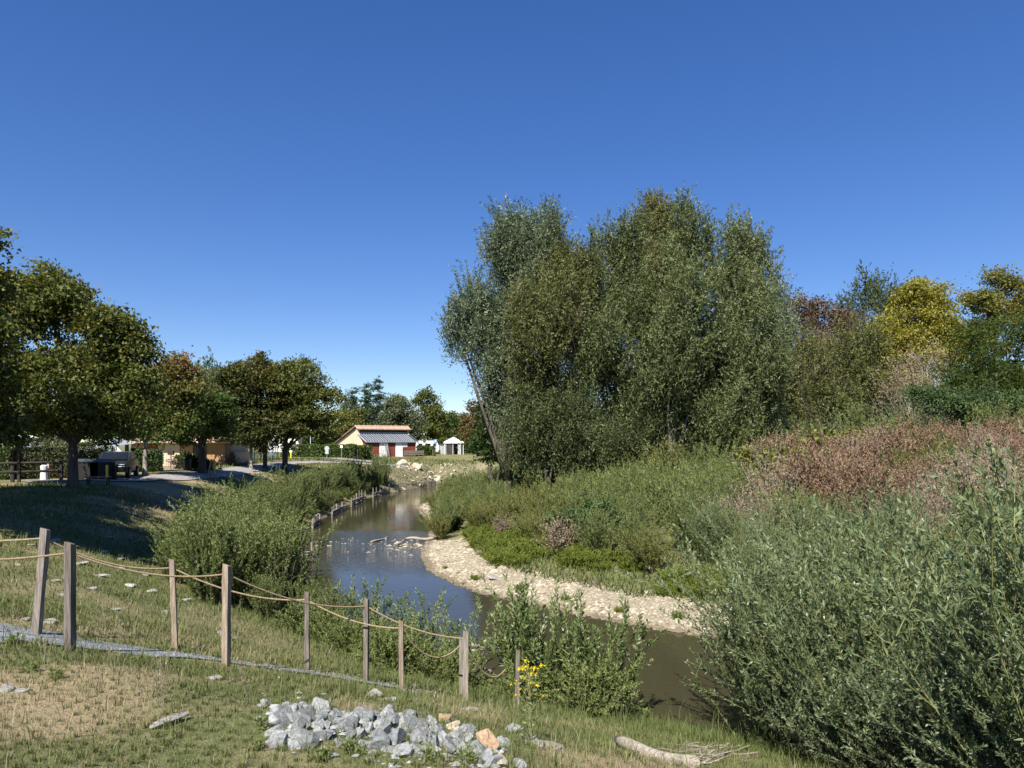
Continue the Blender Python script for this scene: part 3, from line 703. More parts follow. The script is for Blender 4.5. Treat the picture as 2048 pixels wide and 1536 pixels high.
ptree('walnut_tree', 1995, 57, .2, 3.0, [(1990, 560, 26, 24), (1955, 615, 38, 36), (2035, 590, 32, 36), (2010, 640, 50, 40), (2080, 620, 40, 50), (1940, 700, 60, 60)], 18000, (.2, .16), 'broad', 'olive_tree', 'bark',
      'sparse olive-brown tree rising at the right edge of the photo', None, 44, tint0=.75, clump=.7)
ptree('locust_tree', 1985, 43, .18, 2.0, [(1955, 690, 60, 42), (2045, 690, 64, 56), (1990, 760, 84, 54), (1925, 760, 44, 36), (2060, 790, 70, 60), (2110, 700, 60, 70)], 26000, (.2, .06), 'willow', 'locust', 'bark',
      'deep green feathery tree at the right edge behind the red brush', None, 45, tint0=.45, upf=.1)
ptree('sallow_tree', 1655, 48, .16, 1.5, [(1635, 730, 60, 56), (1700, 745, 56, 56), (1615, 790, 52, 46), (1685, 800, 66, 40), (1760, 770, 50, 46), (1650, 830, 110, 36), (1720, 690, 50, 50)], 36000, (.17, .07), 'willow', 'willow_olive', 'twig_grey',
      'olive bushy tree below the maroon-brown one', None, 46, tint0=.45)
ptree('thorn_tree', 1842, 46, .12, 1.2, [(1835, 760, 60, 50), (1880, 750, 46, 50), (1800, 790, 50, 40)], 7000, (.12, .05), 'willow', 'dry_brush', 'twig_grey',
      'nearly leafless grey thorn tree under the yellow tree', None, 47, tint0=.5)
ptree('holly_tree', 1925, 41, .14, 1.0, [(1900, 815, 50, 30), (1960, 815, 60, 32), (2040, 820, 60, 34), (1850, 800, 40, 30)], 14000, (.13, .08), 'broad', 'brush_dark', 'bark',
      'low dark evergreen beneath the feathery green tree', None, 48, tint0=.3)

# bare branches that show in the thinning crowns
def bare(px, d, h, n, spread, seed, label, z0=0.0, mat='twig_grey', bias=(0, 0)):
    rng = np.random.default_rng(seed); b = base(px, d)
    e = empty('bare_bush', (b[0], b[1], b[2]+z0), label, 'shrub')
    st, _ = shrub_mesh(seed, n, h, spread, .2, .05, .03, 'dry_brush', mat, 5, .2, .016, bias)
    link('stems', st, e)
q = at(1165, 800, 42.6); ob = link('dead_branches', shrub_mesh(61, 22, 6.0, .2, .2, .05, .03, 'dry_brush', 'twig_grey', 5, .2, .009, (-.3, -.22))[0], ow, Vector(q)-ow.location); ob['label'] = 'bare grey dead branches'
bare(1625, 58, 12.5, 60, .2, 62, 'tall bare grey-brown stems rising through the maroon tree', 0)
bare(1850, 43, 5.8, 70, .5, 63, 'tangled bare grey bush below the yellow tree', 0)
bare(1960, 33, 2.8, 60, .5, 64, 'pale leafless bush standing above the red brush', 0)

# wood that closes the view behind everything
FT = [tree('far_tree', (-2000, 3000+40*i, 0), .3, 3, [(0, 0, 6.5, 4.6, 4.6, 4.2), (2.2, .5, 4.5, 3.4, 3.4, 3), (-2.3, -.5, 4.5, 3.6, 3.4, 3), (.3, 0, 9.2, 2.6, 2.6, 2.4)], 6500, (.42, .34), 'broad',
           ('green', 'olive_tree', 'brush_dark')[i], 'bark', 'tree of the far wood behind the houses', 'tree', 'trees of the far wood', 70+i, clump=1.2, tint0=.4) for i in range(3)]
spots = [(-118, 150), (-104, 128), (-95, 138), (-84, 122), (-76, 135), (-66, 118), (-58, 130), (-50, 116), (-43, 127), (-36, 118), (-29, 132), (-21, 140), (-13, 138), (-6, 142), (2, 136), (10, 128), (19, 118), (28, 104),
         (37, 96), (47, 90), (56, 84), (66, 78), (-52, 96), (-44, 100), (-62, 100), (74, 70), (40, 78), (50, 72), (60, 62), (34, 84)]
for i, (x, y) in enumerate(spots):
    s = (.8+.45*random.random())*(.58 if -34 < x < 0 else 1)
    loc = (x, y, Hs(x, y)-.1)
    side = 'far wood on the right bank behind the willows' if x > 0 else 'far wood behind the houses and the shed'
    if i < 3:
        e = FT[i]; e.location = loc; e.rotation_euler = (0, 0, random.random()*6); e.scale = (s, s, s)
    else:
        e = copy_tree(FT[i % 3], loc, random.random()*6.28, s)
    e['label'] = 'tree of the '+side; e['group'] = 'trees of the '+side

# ------------------------------------------------------------------ shrubs
proto('near', 'willow_shrub', 101, 64, 3.6, .19, 52, .092, .019, 'near_willow', 'stem_green', 3, .3, .009, (-.2, .03), .05, .42, .6, .46)
proto('near_b', 'willow_shrub', 102, 56, 3.3, .22, 54, .09, .019, 'near_willow', 'stem_green', 3, .3, .009, (-.28, 0), .04, .36, .6, .46)
proto('near_c', 'willow_shrub', 103, 46, 2.5, .5, 76, .078, .018, 'near_willow', 'twig', 3, .25, .008, (-.25, .05), .03, .3)
proto('osier', 'osier_shrub', 104, 10, 2.5, .2, 62, .15, .03, 'osier', 'stem_green', 2, .2, .008, (0, 0), .05, .4, .45, .5, 0, .35)
proto('osier_b', 'osier_shrub', 105, 9, 2.1, .26, 60, .14, .03, 'osier', 'stem_green', 2, .2, .008, (.05, 0), .05, .4, .4, .5, 0, .35)
proto('bank', 'willow_shrub', 106, 70, 2.5, .26, 52, .1, .026, 'brush', 'twig', 3, .35, .009, (0, 0), .08, .42, .35, .5)
proto('bank_b', 'willow_shrub', 107, 60, 2.1, .32, 56, .1, .026, 'brush', 'twig', 3, .35, .009, (.1, 0), .05, .36, .35, .5)
proto('bank_c', 'bramble_bush', 108, 60, 1.3, .65, 70, .085, .03, 'brush', 'twig', 3, .4, .007, (0, 0), .05, .5)
proto('brush', 'willow_shrub', 109, 80, 2.7, .34, 38, .13, .028, 'brush', 'twig', 3, .3, .009, (-.12, 0), .08, .42, .35, .5)
proto('brush_b', 'willow_shrub', 110, 80, 2.4, .4, 38, .13, .03, 'brush_olive', 'twig', 3, .3, .009, (-.2, 0), .08, .42, .35, .5)
proto('spire', 'tall_weed', 122, 9, 2.7, .13, 46, .12, .03, 'brush', 'stem_green', 2, .1, .007, (-.05, 0), .1, .45, .5, .5)
proto('lime', 'low_herb', 111, 70, .7, .6, 90, .075, .03, 'brush_lime', 'stem_green', 3, .4, .005, (0, 0), .1, .5, .5)
proto('dark', 'alder_bush', 112, 50, 1.9, .5, 50, .13, .085, 'brush_dark', 'twig', 3, .3, .009, (0, 0), .08, .5)
proto('brown', 'dead_weed', 113, 50, 1.5, .35, 40, .1, .035, 'dry_brush', 'twig', 3, .3, .006, (0, 0), .1, .4)
proto('red', 'dogwood_shrub', 114, 90, 2.2, .36, 34, .1, .035, 'red_brush', 'stem_red', 4, .25, .009, (0, 0), .15, .4, .6, .4, 0, -.2)
proto('red_b', 'dogwood_shrub', 115, 90, 2.0, .4, 20, .09, .03, 'dry_brush', 'twig_grey', 5, .25, .009, (0, 0), .15, .45, .6, .4)
proto('vine', 'vine_tangle', 116, 50, 1.7, .65, 40, .15, .12, 'vine_yellow', 'twig', 3, .4, .007, (0, 0), .1, .5, .6)
proto('seed', 'dry_seed_weed', 117, 26, 2.6, .3, 90, .05, .018, 'seed_brown', 'twig_grey', 4, .2, .006, (-.35, .1), .2, .5, .3)

def scatter(kind, pts, label, group, smin=.85, smax=1.15, cat='shrub', flat=1.0, rz=None):
    for x, y in pts:
        k = random.choice(kind) if isinstance(kind, (list, tuple)) else kind
        shrub(k, x, y, label, cat, group, random.uniform(smin, smax), flat=flat, rz=None if rz is None else rz+random.uniform(-.5, .5))

def jit(pts, j=.3):
    return [(x+random.uniform(-j, j), y+random.uniform(-j, j)) for x, y in pts]

# right-hand thicket on the near bank
pts = [(5.0, 11.3), (4.5, 11.2), (4.6, 10.6), (4.9, 10.4), (5.8, 10.9), (6.2, 9.9), (5.2, 9.4), (7.0, 9.0), (7.8, 9.8), (5.0, 8.3), (5.9, 8.2), (6.6, 7.4), (7.5, 7.8), (8.5, 8.4), (8.1, 6.6), (9.3, 7.3), (5.5, 7.0), (6.3, 6.2), (9.8, 9.0), (7.3, 5.7), (8.9, 10.3), (5.0, 6.0)]
scatter(['near', 'near_b'], jit(pts, .25), 'grey-green willow shrub of the dense thicket on the near bank at right', 'willow thicket at lower right', .92, 1.18, rz=0.0)
scatter(['near_c'], jit([(4.4, 9.5), (4.1, 8.6), (4.2, 7.8), (4.4, 7.0), (4.6, 6.2), (4.3, 5.6)], .15), 'low willow shoot at the ragged left edge of the near thicket', 'low willows edging the near thicket', .6, .85, rz=0.0)
for x, y, s, lb in ((6.1, 7.4, 1.05, 'tan dry seed-head weed leaning out of the near willow thicket, upper one'), (5.6, 6.2, .85, 'tan dry seed-head weed leaning out of the near willow thicket, lower one')):
    shrub('seed', x, y, lb, 'weed', None, s, rz=.2)
# far-side thicket behind it, on the right bank
pts = [(x, y) for x in np.arange(7.5, 24, 1.7) for y in np.arange(18.5, 25, 2.0) if x < y*.85]
scatter(['near', 'brush', 'near'], jit(pts, .7), 'green willow shrub across the water behind the near thicket', 'willow shrubs on the right bank', .6, .85)
# flood-terrace brush across the river
pts = []
for y in np.arange(21, 62, 1.9):
    for x in np.arange(-7, 13, 1.7):
        zz, dd, lf = land(np.array([x]), np.array([y]))
        if not lf[0] and (4.6 if y < 35 else .7) < dd[0] < 15 and x < (3+.28*y if y < 25 else 2.2+.265*y) and not (50 < y < 57 and dd[0] < 2): pts.append((x, y))
pts = jit(pts, .7)
for i, (x, y) in enumerate(pts):
    k = 'brush_b' if fbm(x, y, 5, 50) > .52 else 'brush'
    d = float(land(np.array([x]), np.array([y]))[1][0])
    shrub(k, x, y, ('grey-green' if k == 'brush' else 'olive')+' willow shrub in the brush between pebble bar and tall willows', 'shrub', ('grey-green' if k == 'brush' else 'olive')+' brush behind the pebble bar',
          random.uniform(.8, 1.05)*(.66+.4*min(1, max(0, d-(4 if y < 35 else 0))/7)), rz=random.uniform(-.6, .6))
lime = [(-1.2, 29), (-.3, 28), (.5, 27.2), (1.2, 26.6), (.2, 29.2), (-.8, 30.5), (1.9, 25.6), (2.6, 24.6), (3.4, 24.2), (4.2, 23.4), (5.2, 22.8), (5.9, 22.0), (6.6, 21.6), (4.8, 22.0), (3.4, 23.2), (6.2, 22.9), (7.3, 22.2), (-5.1, 51.5), (-5.6, 54), (-5.0, 49.5), (-6.2, 57), (7.4, 21.2), (8.2, 21.4), (-1.7, 31.5), (1.0, 28)]
scatter('lime', jit([(-2.6, 27.2), (-1.5, 25.6), (.6, 23.4), (3.2, 20.6), (4.6, 19.6), (5.6, 19.3), (1.6, 22.2), (6.4, 18.9)], .4), 'small green weed growing out of the pebble bar', 'weeds on the pebble bar', .15, .35)
extra = []
for k in range(900):
    x, y = random.uniform(-3, 10), random.uniform(18, 36); zz, dd, lf = land(np.array([x]), np.array([y]))
    if not lf[0] and 2.5 < dd[0] < 5.2 and fbm(x, y, 2.2, 71) > .38: extra.append((x, y))
lime = lime[17:]+extra[:125]
scatter('lime', jit(lime, .3), 'low lime-green herb clump along the edge of the pebble bar', 'lime-green herbs by the pebble bar', .35, 1.05)
sp = []
while len(sp) < 26:
    x, y = random.uniform(-5, 12), random.uniform(26, 46); zz, dd, lf = land(np.array([x]), np.array([y]))
    if not lf[0] and 6 < dd[0] < 16 and x < .33*y: sp.append((x, y))
scatter('spire', sp, 'tall upright weed spires rising out of the brush below the willows', 'weed spires in the brush', .9, 1.35, 'weed')
shrub('dark', 3.2, 28.5, 'dark glossy alder bush in the middle of the brush', 'bush', None, 1.15)
shrub('dark', -3.2, 38.8, 'small dark bush at the water where the branch lies', 'bush', None, .8)
for x, y, s, lb in ((1.9, 27.6, 1.1, 'brown dead weed clump beside the dark alder bush'), (-.4, 33.5, .8, 'rusty dead weed clump above the lime-green herbs')):
    shrub('brown', x, y, lb, 'weed', None, s)
for x, y, lb in ((8.6, 33.5, 'tall leafy weed standing against the dark foot of the willows'), (5.4, 34, 'thin tall weed spire under the tall willow'), (10.6, 32.5, 'green climbing weed at the right foot of the willows')):
    shrub('osier', x, y, lb, 'weed', None, 1.15)
under = [(x, y) for y in np.arange(40, 66, 2.8) for x in np.arange(-3, 20, 3.0) if x < .36*y and land(np.array([x]), np.array([y]))[1][0] > 8]
scatter(['brush', 'brush_b'], jit(under, 1.0), 'shaded brushwood under the tall willow clump', 'brushwood under the tall willows', 1.2, 1.8)
back = [(x, y) for y in (40, 43.5, 47, 51) for x in np.arange(14, 40, 2.6) if .36*y < x < .8*y]
scatter(['brush_b', 'dark', 'brush'], jit(back, .9), 'dark brushwood at the foot of the trees behind the red brush', 'brushwood behind the red brush', 1.1, 1.7)
# red and dry brush field
pts = [(x, y) for y in np.arange(25, 40, 2.1) for x in np.arange(9, 33, 1.9) if .29*y+1.0 < x < .8*y]
pts = jit(pts, .8)
for x, y in pts:
    nn = fbm(x, y, 3.5, 60)+random.uniform(-.2, .2)
    k = 'red' if nn < .5 else ('red_b' if nn < .64 else 'brush_b')
    if y < 26.5 and k == 'red': k = 'red_b'
    lb = {'red': 'russet-red leafy shrub in the red brush field on the right bank', 'red_b': 'straw-brown twiggy shrub among the red brush', 'brush_b': 'olive shrub growing among the red brush'}[k]
    shrub(k, x, y, lb, 'shrub', {'red': 'red brush', 'red_b': 'dry brush among the red shrubs', 'brush_b': 'olive shrubs among the red brush'}[k], random.uniform(1.0, 1.5)*(.75 if k == 'brush_b' else 1))
for x, y, s, lb in ((13.2, 36.2, 1.6, 'pale yellow vine tangle at the right foot of the willows'), (14.6, 35.6, 1.3, 'yellow-green creeper heap between willows and red brush'), (17.6, 38.2, 1.7, 'yellow-leaved creeper mound behind the red brush'), (16.2, 38.4, 1.4, 'small yellow creeper beside the yellow mound'),
                    (12.2, 32, .7, 'low yellow creeper at the edge of the red brush'), (15.0, 31, .6, 'yellow flowering weed in the straw-brown brush'), (22.5, 39.5, 1.5, 'pale yellow creeper under the leafless thorn tree'), (17.4, 25.2, .6, 'yellow weed at the top of the near willow thicket'), (20.5, 39.6, 1.5, 'yellow-green creeper left of the dark hollow')):
    shrub('vine', x, y, lb, 'creeper', None, s)
# left bank bushes
def bank_pts(ys, offs):
    out = []
    for y in ys:
        for o in offs:
            x = np.interp(y, LB[::-1][::1][:, 1][np.argsort(LB[::-1][:, 1])], LB[::-1][:, 0][np.argsort(LB[::-1][:, 1])]); out.append((x-o, y))
    return out
scatter(['bank', 'bank_b'], jit([(-8.4, 18.6), (-7.6, 17.6), (-7.4, 18.8), (-6.6, 17.2), (-6.4, 18.4), (-8.6, 20.0), (-7.4, 20.2), (-8.9, 21.4), (-7.9, 21.8), (-9.2, 22.8), (-8.4, 23.6), (-9.6, 24.4), (-6.9, 19.4), (-5.8, 17.6), (-10.2, 25.8), (-9.0, 25.6), (-7.0, 16.4)], .3), 'tall grey-green willow bush of the mass on the left bank', 'willow bushes on the left bank', .72, 1.1)
scatter(['bank', 'bank_b'], jit([(-10.6, 26.5), (-11.4, 28.6), (-11.0, 30.6), (-12.2, 31.5), (-12.4, 34), (-13.2, 36.5), (-13.4, 39), (-12.9, 41.3), (-13.8, 43.5), (-13.6, 46), (-14.2, 48.5), (-14.0, 51), (-14.6, 53.5), (-14.4, 56), (-14.9, 58.5), (-14.5, 61), (-14.8, 63.5), (-13.9, 66), (-13.6, 68.5), (-13.2, 71), (-14.6, 67)], .4),
        'green willow bush in the row along the left waterline', 'willow bushes along the left waterline', .9, 1.3)
fill = [(float(np.interp(y, np.sort(LB[:, 1]), LB[np.argsort(LB[:, 1]), 0]))-o, y) for y in np.arange(27, 71, 1.9) for o in (.9, 2.6)]
scatter(['bank_b', 'bank', 'bank_c'], jit(fill, .5), 'small willow bush filling the row along the left waterline', 'small bushes along the left waterline', .5, .8)
scatter(['bank_b'], jit([(-7.6, 24.4), (-6.6, 20.2), (-5.6, 18.6), (-4.9, 17.4), (-6.2, 17.4), (-8.2, 25.8), (-5.5, 16.4), (-4.2, 16.2)], .25), 'lower willow bush between the rope fence and the water', 'lower willow bushes by the rope fence', .55, .85)
scatter(['bank_c'], jit([(-3.9, 14.9), (-3.2, 14.3), (-2.6, 13.9), (-2.0, 13.4), (-1.5, 13.2), (-4.6, 15.6), (-.9, 12.9), (-2.2, 14.4), (0.3, 12.0), (1.2, 11.6)], .15), 'leafy dark bramble clump at the foot of the bank', 'brambles at the foot of the bank', .55, .85)
scatter(['osier', 'osier_b'], jit([(-3.4, 16.4), (-2.9, 15.6), (-2.3, 15.3), (-1.8, 14.8), (-1.2, 14.4), (-.9, 13.9), (-2.6, 16.3)], .2), 'slender silvery osier standing in front of the blue water', 'osiers by the blue water', .65, .85)
scatter(['osier', 'osier_b'], jit([(.1, 12.8), (.5, 12.4), (.9, 12.7), (1.3, 12.2), (1.7, 12.2), (.3, 12.1), (1.0, 11.9)], .15), 'tall silver-leaved osier at the water edge right of the last post', 'osiers right of the rope fence', .85, 1.12)

# ------------------------------------------------------------------ shed by the far bend
def rot_frame(U):
    U = Vector((U[0], U[1], 0)).normalized(); Vv = Vector((-U.y, U.x, 0))
    return U, Vv, Matrix((U, Vv, Vector((0, 0, 1)))).transposed()

def part(name, b, mat, parent, label=None, smooth=False):
    o = link(name, b.mesh(name, mat, smooth), parent)
    if label: o['label'] = label
    return o

def build_shed():
    p0 = at(735, 914, 93); z0 = Hs(p0.x, p0.y)
    e = empty('shed', (p0.x, p0.y, z0), 'cream and red boarded shed with a grey metal lean-to roof by the far bend', 'shed')
    e.rotation_euler = (0, 0, math.atan2(.57, .82))
    L = 7.0                                            # local x along the front, y into depth
    g = MB()                                           # saltbox gable walls
    prof = [(2.7, 3.55), (3.1, 3.85), (12.4, 1.1), (12.4, -.3), (0.6, -.3), (1.5, 1.6), (2.7, 3.0)]
    prof = [(.35, -.3), (.55, .6), (2.3, 2.75), (2.62, 3.6), (3.1, 3.92), (12.4, 1.15), (12.4, -.3)]
    for x in (-.25, L+.02):
        g.prism([(x, y, z) for y, z in prof], (.23, 0, 0))
    part('gable_wall', g, 'cream_wall', e)
    part('rear_wall', MB().box((L/2, 12.2, .4), (L, .2, 1.5)), 'cream_wall', e)
    part('front_wall', MB().box((L/2, .1, .85), (L-.02, .16, 2.2)).prism([(.01, .2, -.2), (.01, .2, 1.95), (.01, 2.6, 2.9), (.01, 2.6, -.2)], (.12, 0, 0)), 'red_board', e, 'red boarded front')
    # vertical boards
    bm = MB().box((0, 0, 0), (.33, .03, 1.9)).mesh('board', 'red_board')
    for i in range(20):
        x = .2+i*.35
        if any(a-.17 < x < b+.17 for a, b in ((1.72, 2.75), (4.05, 5.0))): continue
        link('board', bm, e, (x, .0, .95))
    # lean-to roof with standing seams
    th = math.atan2(1.0, 2.75)
    rf = part('lean_to_roof', MB().prism([(-.3, -.25, 1.95), (-.3, 2.62, 3.0), (-.3, 2.62, 3.06), (-.3, -.25, 2.01)], (L+.7, 0, 0)), 'zinc', e, 'dark grey standing-seam metal roof')
    sm = MB().prism([(0, -.25, 2.0), (0, 2.6, 3.05), (0, 2.6, 3.13), (0, -.25, 2.08)], (.075, 0, 0)).mesh('seam', 'zinc_pale')
    for i in range(20): link('seam', sm, rf, (-.3+i*.365, 0, 0))
    part('eave_trim', MB().box((L/2, -.28, 1.97), (L+.72, .05, .12)).prism([(-.34, -.25, 1.9), (-.34, 2.6, 2.95), (-.34, 2.6, 3.09), (-.34, -.25, 2.04)], (.04, 0, 0)), 'zinc_pale', e)
    part('flashing', MB().box((L/2, 2.6, 3.15), (L-.1, .06, .26)), 'zinc_pale', e)
    part('clerestory', MB().box((L/2, 2.66, 3.42), (L-.1, .05, .36)), 'black', e, 'dark clerestory strip under the tiles')
    for i in range(5): part('mullion', MB().box((1.2+i*1.2, 2.62, 3.42), (.06, .04, .36)), 'zinc', e)
    # tiled roof: ridge, short front slope, long rear slope
    tr = part('tiled_roof', MB().prism([(-.45, 2.2, 3.58), (-.45, 3.1, 4.02), (-.45, 3.1, 4.08), (-.45, 2.2, 3.66)], (L+.9, 0, 0)).prism([(-.45, 3.1, 4.02), (-.45, 12.8, 1.13), (-.45, 12.8, 1.2), (-.45, 3.1, 4.08)], (L+.9, 0, 0)), 'tile', e, 'ridged clay tile roof')
    t = MB().tube([(0, 2.14, 3.63), (0, 3.1, 4.1)], .085, 8).mesh('tile', 'tile', True)
    for i in range(44): link('tile', t, tr, (-.4+i*.18, 0, .02*random.random()))
    t2 = MB().tube([(0, 3.1, 4.09), (0, 12.85, 1.19)], .085, 6).mesh('tile_course', 'tile', True)
    for i in range(44): link('tile', t2, tr, (-.4+i*.18, 0, 0))
    rd = MB().tube([(0, 0, 0), (.4, 0, 0)], .13, 8).mesh('ridge_tile', 'tile', True)
    for i in range(20): link('ridge_tile', rd, tr, (-.5+i*.4, 3.1, 4.1+.015*(i % 2)))
    part('verge', MB().prism([(-.5, 3.1, 3.84), (-.5, 12.8, .95), (-.5, 12.8, 1.14), (-.5, 3.1, 4.03)], (.05, 0, 0)), 'dark_wood', e)
    for x0, x1, k in ((1.75, 2.72, 0), (4.08, 4.97, 1)):
        dr = part('door', MB().box(((x0+x1)/2, -.03, .93), (x1-x0, .07, 1.9)), 'white', e, ('white door behind the ladder', 'plain white door')[k])
        part('door_frame', MB().box((x0-.04, -.03, .95), (.06, .1, 1.94)).box((x1+.04, -.03, .95), (.06, .1, 1.94)), 'white', dr)
        part('handle', MB().box((x1-.12, -.09, .95), (.05, .05, .14)), 'steel', dr)
    sg = part('notice_panel', MB().box((5.42, -.05, 1.55), (.6, .05, .58)), 'white', e, 'white notice panel')
    part('notice_panel_print', MB().box((5.38, -.08, 1.46), (.36, .01, .04)).box((5.5, -.08, 1.38), (.26, .01, .04)).box((5.4, -.08, 1.66), (.16, .01, .07)), 'olive_print', sg)
    # aluminium ladder leaning on the door
    U, Vv, R = rot_frame((.82, .57))
    def W_(x, y, z): return p0.xy.to_3d()*1+R @ Vector((x, y, 0))+Vector((0, 0, z0+z))
    ld = empty('ladder', W_(2.55, -.5, 0), 'light metal ladder leaning on the white shed door', 'ladder', rz=math.atan2(.57, .82))
    for x in (-.2, .2): part('rail', MB().tube([(x, -.25, 0), (x, .32, 1.75)], .03, 6), 'steel', ld)
    rm = MB().tube([(-.2, 0, 0), (.2, 0, 0)], .02, 6).mesh('rung', 'steel')
    for i in range(7):
        f = (i+.6)/7.3; link('rung', rm, ld, (0, -.25+.57*f, 1.75*f))
    # little wooden fence at the right corner
    fe = empty('picket_fence', W_(5.9, -1.1, 0), 'weathered plank fence in front of the red shed wall', 'fence', rz=math.atan2(.57, .82))
    pm = MB().box((0, 0, .35), (.1, .08, .8)).mesh('post', 'weathered_dark')
    for x in (-1.1, -.4, .3, 1.0, 1.7): link('post', pm, fe, (x, 0, 0))
    hm = MB().box((.3, -.06, 0), (2.95, .04, .16)).mesh('plank', 'weathered_dark')
    for zz in (.3, .52, .72): link('plank', hm, fe, (0, 0, zz))
M['olive_print'] = solid('olive_print', (.3, .32, .1), (.25, .27, .08), 3, .7)
build_shed()

# ------------------------------------------------------------------ caravans, garden tent, hut
def caravan(px, py, d, rz, label, s=1.0):
    p = at(px, py, d); e = empty('caravan', (p.x, p.y, Hs(p.x, p.y)), label, 'caravan', 'caravans', rz, s)
    side = [(-2.2, .5), (2.0, .5), (2.2, .9), (2.15, 1.6), (1.85, 2.3), (1.3, 2.5), (-1.5, 2.5), (-2.0, 2.3), (-2.25, 1.4)]
    part('body', MB().prism([(x, -1.05, z) for x, z in side], (0, 2.1, 0)), 'white', e)
    part('roof_panel', MB().box((-.1, 0, 2.53), (2.9, 1.9, .08)), 'zinc_pale', e)
    for x, w in ((-1.3, .7), (.1, 1.0), (1.4, .6)): part('window', MB().box((x, -1.065, 1.75), (w, .03, .5)), 'black', e)
    part('door', MB().box((.85, -1.065, 1.35), (.02, .03, 1.5)), 'grey_plastic', e)
    part('stripe', MB().box((0, -1.062, 1.15), (4.0, .02, .1)), 'grey_plastic', e)
    for y in (-.95, .95): part('wheel', MB().tube([(-.2, y-.1, .32), (-.2, y+.1, .32)], .32, 14), 'rubber', e)
    part('tow_bar', MB().tube([(2.1, 0, .5), (3.2, 0, .45)], .05, 6), 'steel', e)
caravan(852, 910, 112, .35, 'white caravan with a pale roof beside the shed', .85)
caravan(572, 918, 104, .1, 'white caravan seen between the maple trunks', .95)
caravan(8, 930, 52, -.2, 'white caravan peeping over the hedge at the left edge')

def garden_tent():
    p = at(907, 909, 112); e = empty('garden_tent', (p.x, p.y, Hs(p.x, p.y)), 'white square garden tent with drawn curtains on the far lawn', 'tent', rz=.12)
    h = 1.45; c = MB(); c.poly([(-h-.1, -h-.1, 1.95), (h+.1, -h-.1, 1.95), (h+.1, h+.1, 1.95), (-h-.1, h+.1, 1.95), (0, 0, 2.75)], [(0, 1, 4), (1, 2, 4), (2, 3, 4), (3, 0, 4)])
    c.poly([(-h-.1, -h-.1, 1.95), (h+.1, -h-.1, 1.95), (h+.1, h+.1, 1.95), (-h-.1, h+.1, 1.95), (-h-.12, -h-.12, 1.74), (h+.12, -h-.12, 1.74), (h+.12, h+.12, 1.74), (-h-.12, h+.12, 1.74)], [(0, 4, 5, 1), (1, 5, 6, 2), (2, 6, 7, 3), (3, 7, 4, 0)])
    part('canopy', c, 'white_fabric', e)
    for x in (-h, h):
        for y in (-h, h): part('post', MB().box((x, y, .9), (.07, .07, 1.9)), 'white', e)
    def curtain(x0, x1, y, m):
        b = MB(); n = 12
        pts = [(x0+(x1-x0)*i/n, y+.05*(-1)**i, z) for z in (.02, 1.85) for i in range(n+1)]
        b.poly(pts, [(i, i+1, n+2+i, n+1+i) for i in range(n)]); part('curtain', b, m, e)
    curtain(-h, -h+.28, -h+.02, 'white_fabric'); curtain(-h+.3, -h+1.15, -h+.05, 'shade_cloth'); curtain(-h+1.2, -h+1.4, -h+.02, 'white_fabric'); curtain(.62, 1.15, -h+.02, 'white_fabric')
    curtain(-h, h, h, 'shade_cloth')
    part('table', MB().box((.1, .2, .7), (.9, .7, .05)).box((.1, .2, .35), (.12, .12, .7)), 'grey_plastic', e)
    p = at(888, 909, 113); hb = empty('storage_hut', (p.x, p.y, Hs(p.x, p.y)), 'grey storage hut beside the white garden tent', 'hut')
    part('wall', MB().box((0, 0, .75), (1.3, 1.2, 1.5)), 'grey_plastic', hb); part('roof', MB().prism([(-.75, -.7, 1.5), (.75, -.7, 1.5), (.75, -.7, 1.56), (-.75, -.7, 1.68)], (0, 1.4, 0)), 'zinc', hb)
    part('door', MB().box((0, -.62, .7), (.7, .03, 1.3)), 'grey_plastic', hb)
garden_tent()

# ------------------------------------------------------------------ signs and poles
def sign(px, py, d, h, label, kind='rect', w=.5, hh=.6, mat='blue_sign', pm='steel', cat='sign'):
    p = at(px, py, d); e = empty('road_sign', (p.x, p.y, Hs(p.x, p.y)), label, cat)
    part('post', MB().tube([(0, 0, -.2), (0, 0, h)], .04, 8), pm, e)
    if kind == 'rect':
        f = part('panel', MB().box((0, -.05, h-hh/2), (w, .03, hh)), mat, e); part('panel_mark', MB().box((0, -.075, h-hh*.4), (w*.4, .01, hh*.45)), 'white', f)
    elif kind == 'round':
        f = part('panel', MB().tube([(0, -.06, h-.3), (0, -.03, h-.3)], .42, 20), 'white', e)
        part('panel_mark', MB().box((0, -.07, h-.3), (.5, .01, .1)).box((0, -.07, h-.3), (.1, .011, .5)), mat, f)
        part('sub_panel', MB().box((0, -.05, h-.95), (.7, .02, .25)), 'white', e); part('sub_panel', MB().box((0, -.05, h-1.3), (.5, .02, .3)), mat, e)
    elif kind == 'back':
        part('panel', MB().tube([(0, -.05, h-.25), (0, -.03, h-.25)], .28, 16).box((0, -.05, h-.7), (.4, .02, .4)), 'grey_plastic', e)
    elif kind == 'lamp':
        part('lamp_head', MB().box((.5, 0, h), (1.1, .2, .1)).tube([(0, 0, h-.3), (.1, 0, h)], .04, 6), 'grey_plastic', e)
    return e
sign(871, 911, 101, 2.35, 'blue parking-style sign on a post beside the white caravan', 'rect', .45, .65)
sign(543, 924, 76, 2.0, 'round white sign with a blue mark on a post between the maple trunks', 'round', mat='blue_sign')
sign(551, 922, 78, 3.4, 'slim concrete pole beside the round sign', 'none', cat='pole', pm='stone_pale')
sign(654, 919, 83, 1.45, 'grey-backed sign plate in front of the laurel hedge', 'back')
sign(683, 918, 85, 1.6, 'small white signpost rising out of the laurel hedge', 'rect', .3, .3, 'white')
sign(621, 915, 92, 3.5, 'tall white lamp pole beside the maple clump', 'lamp', pm='white', cat='street lamp')
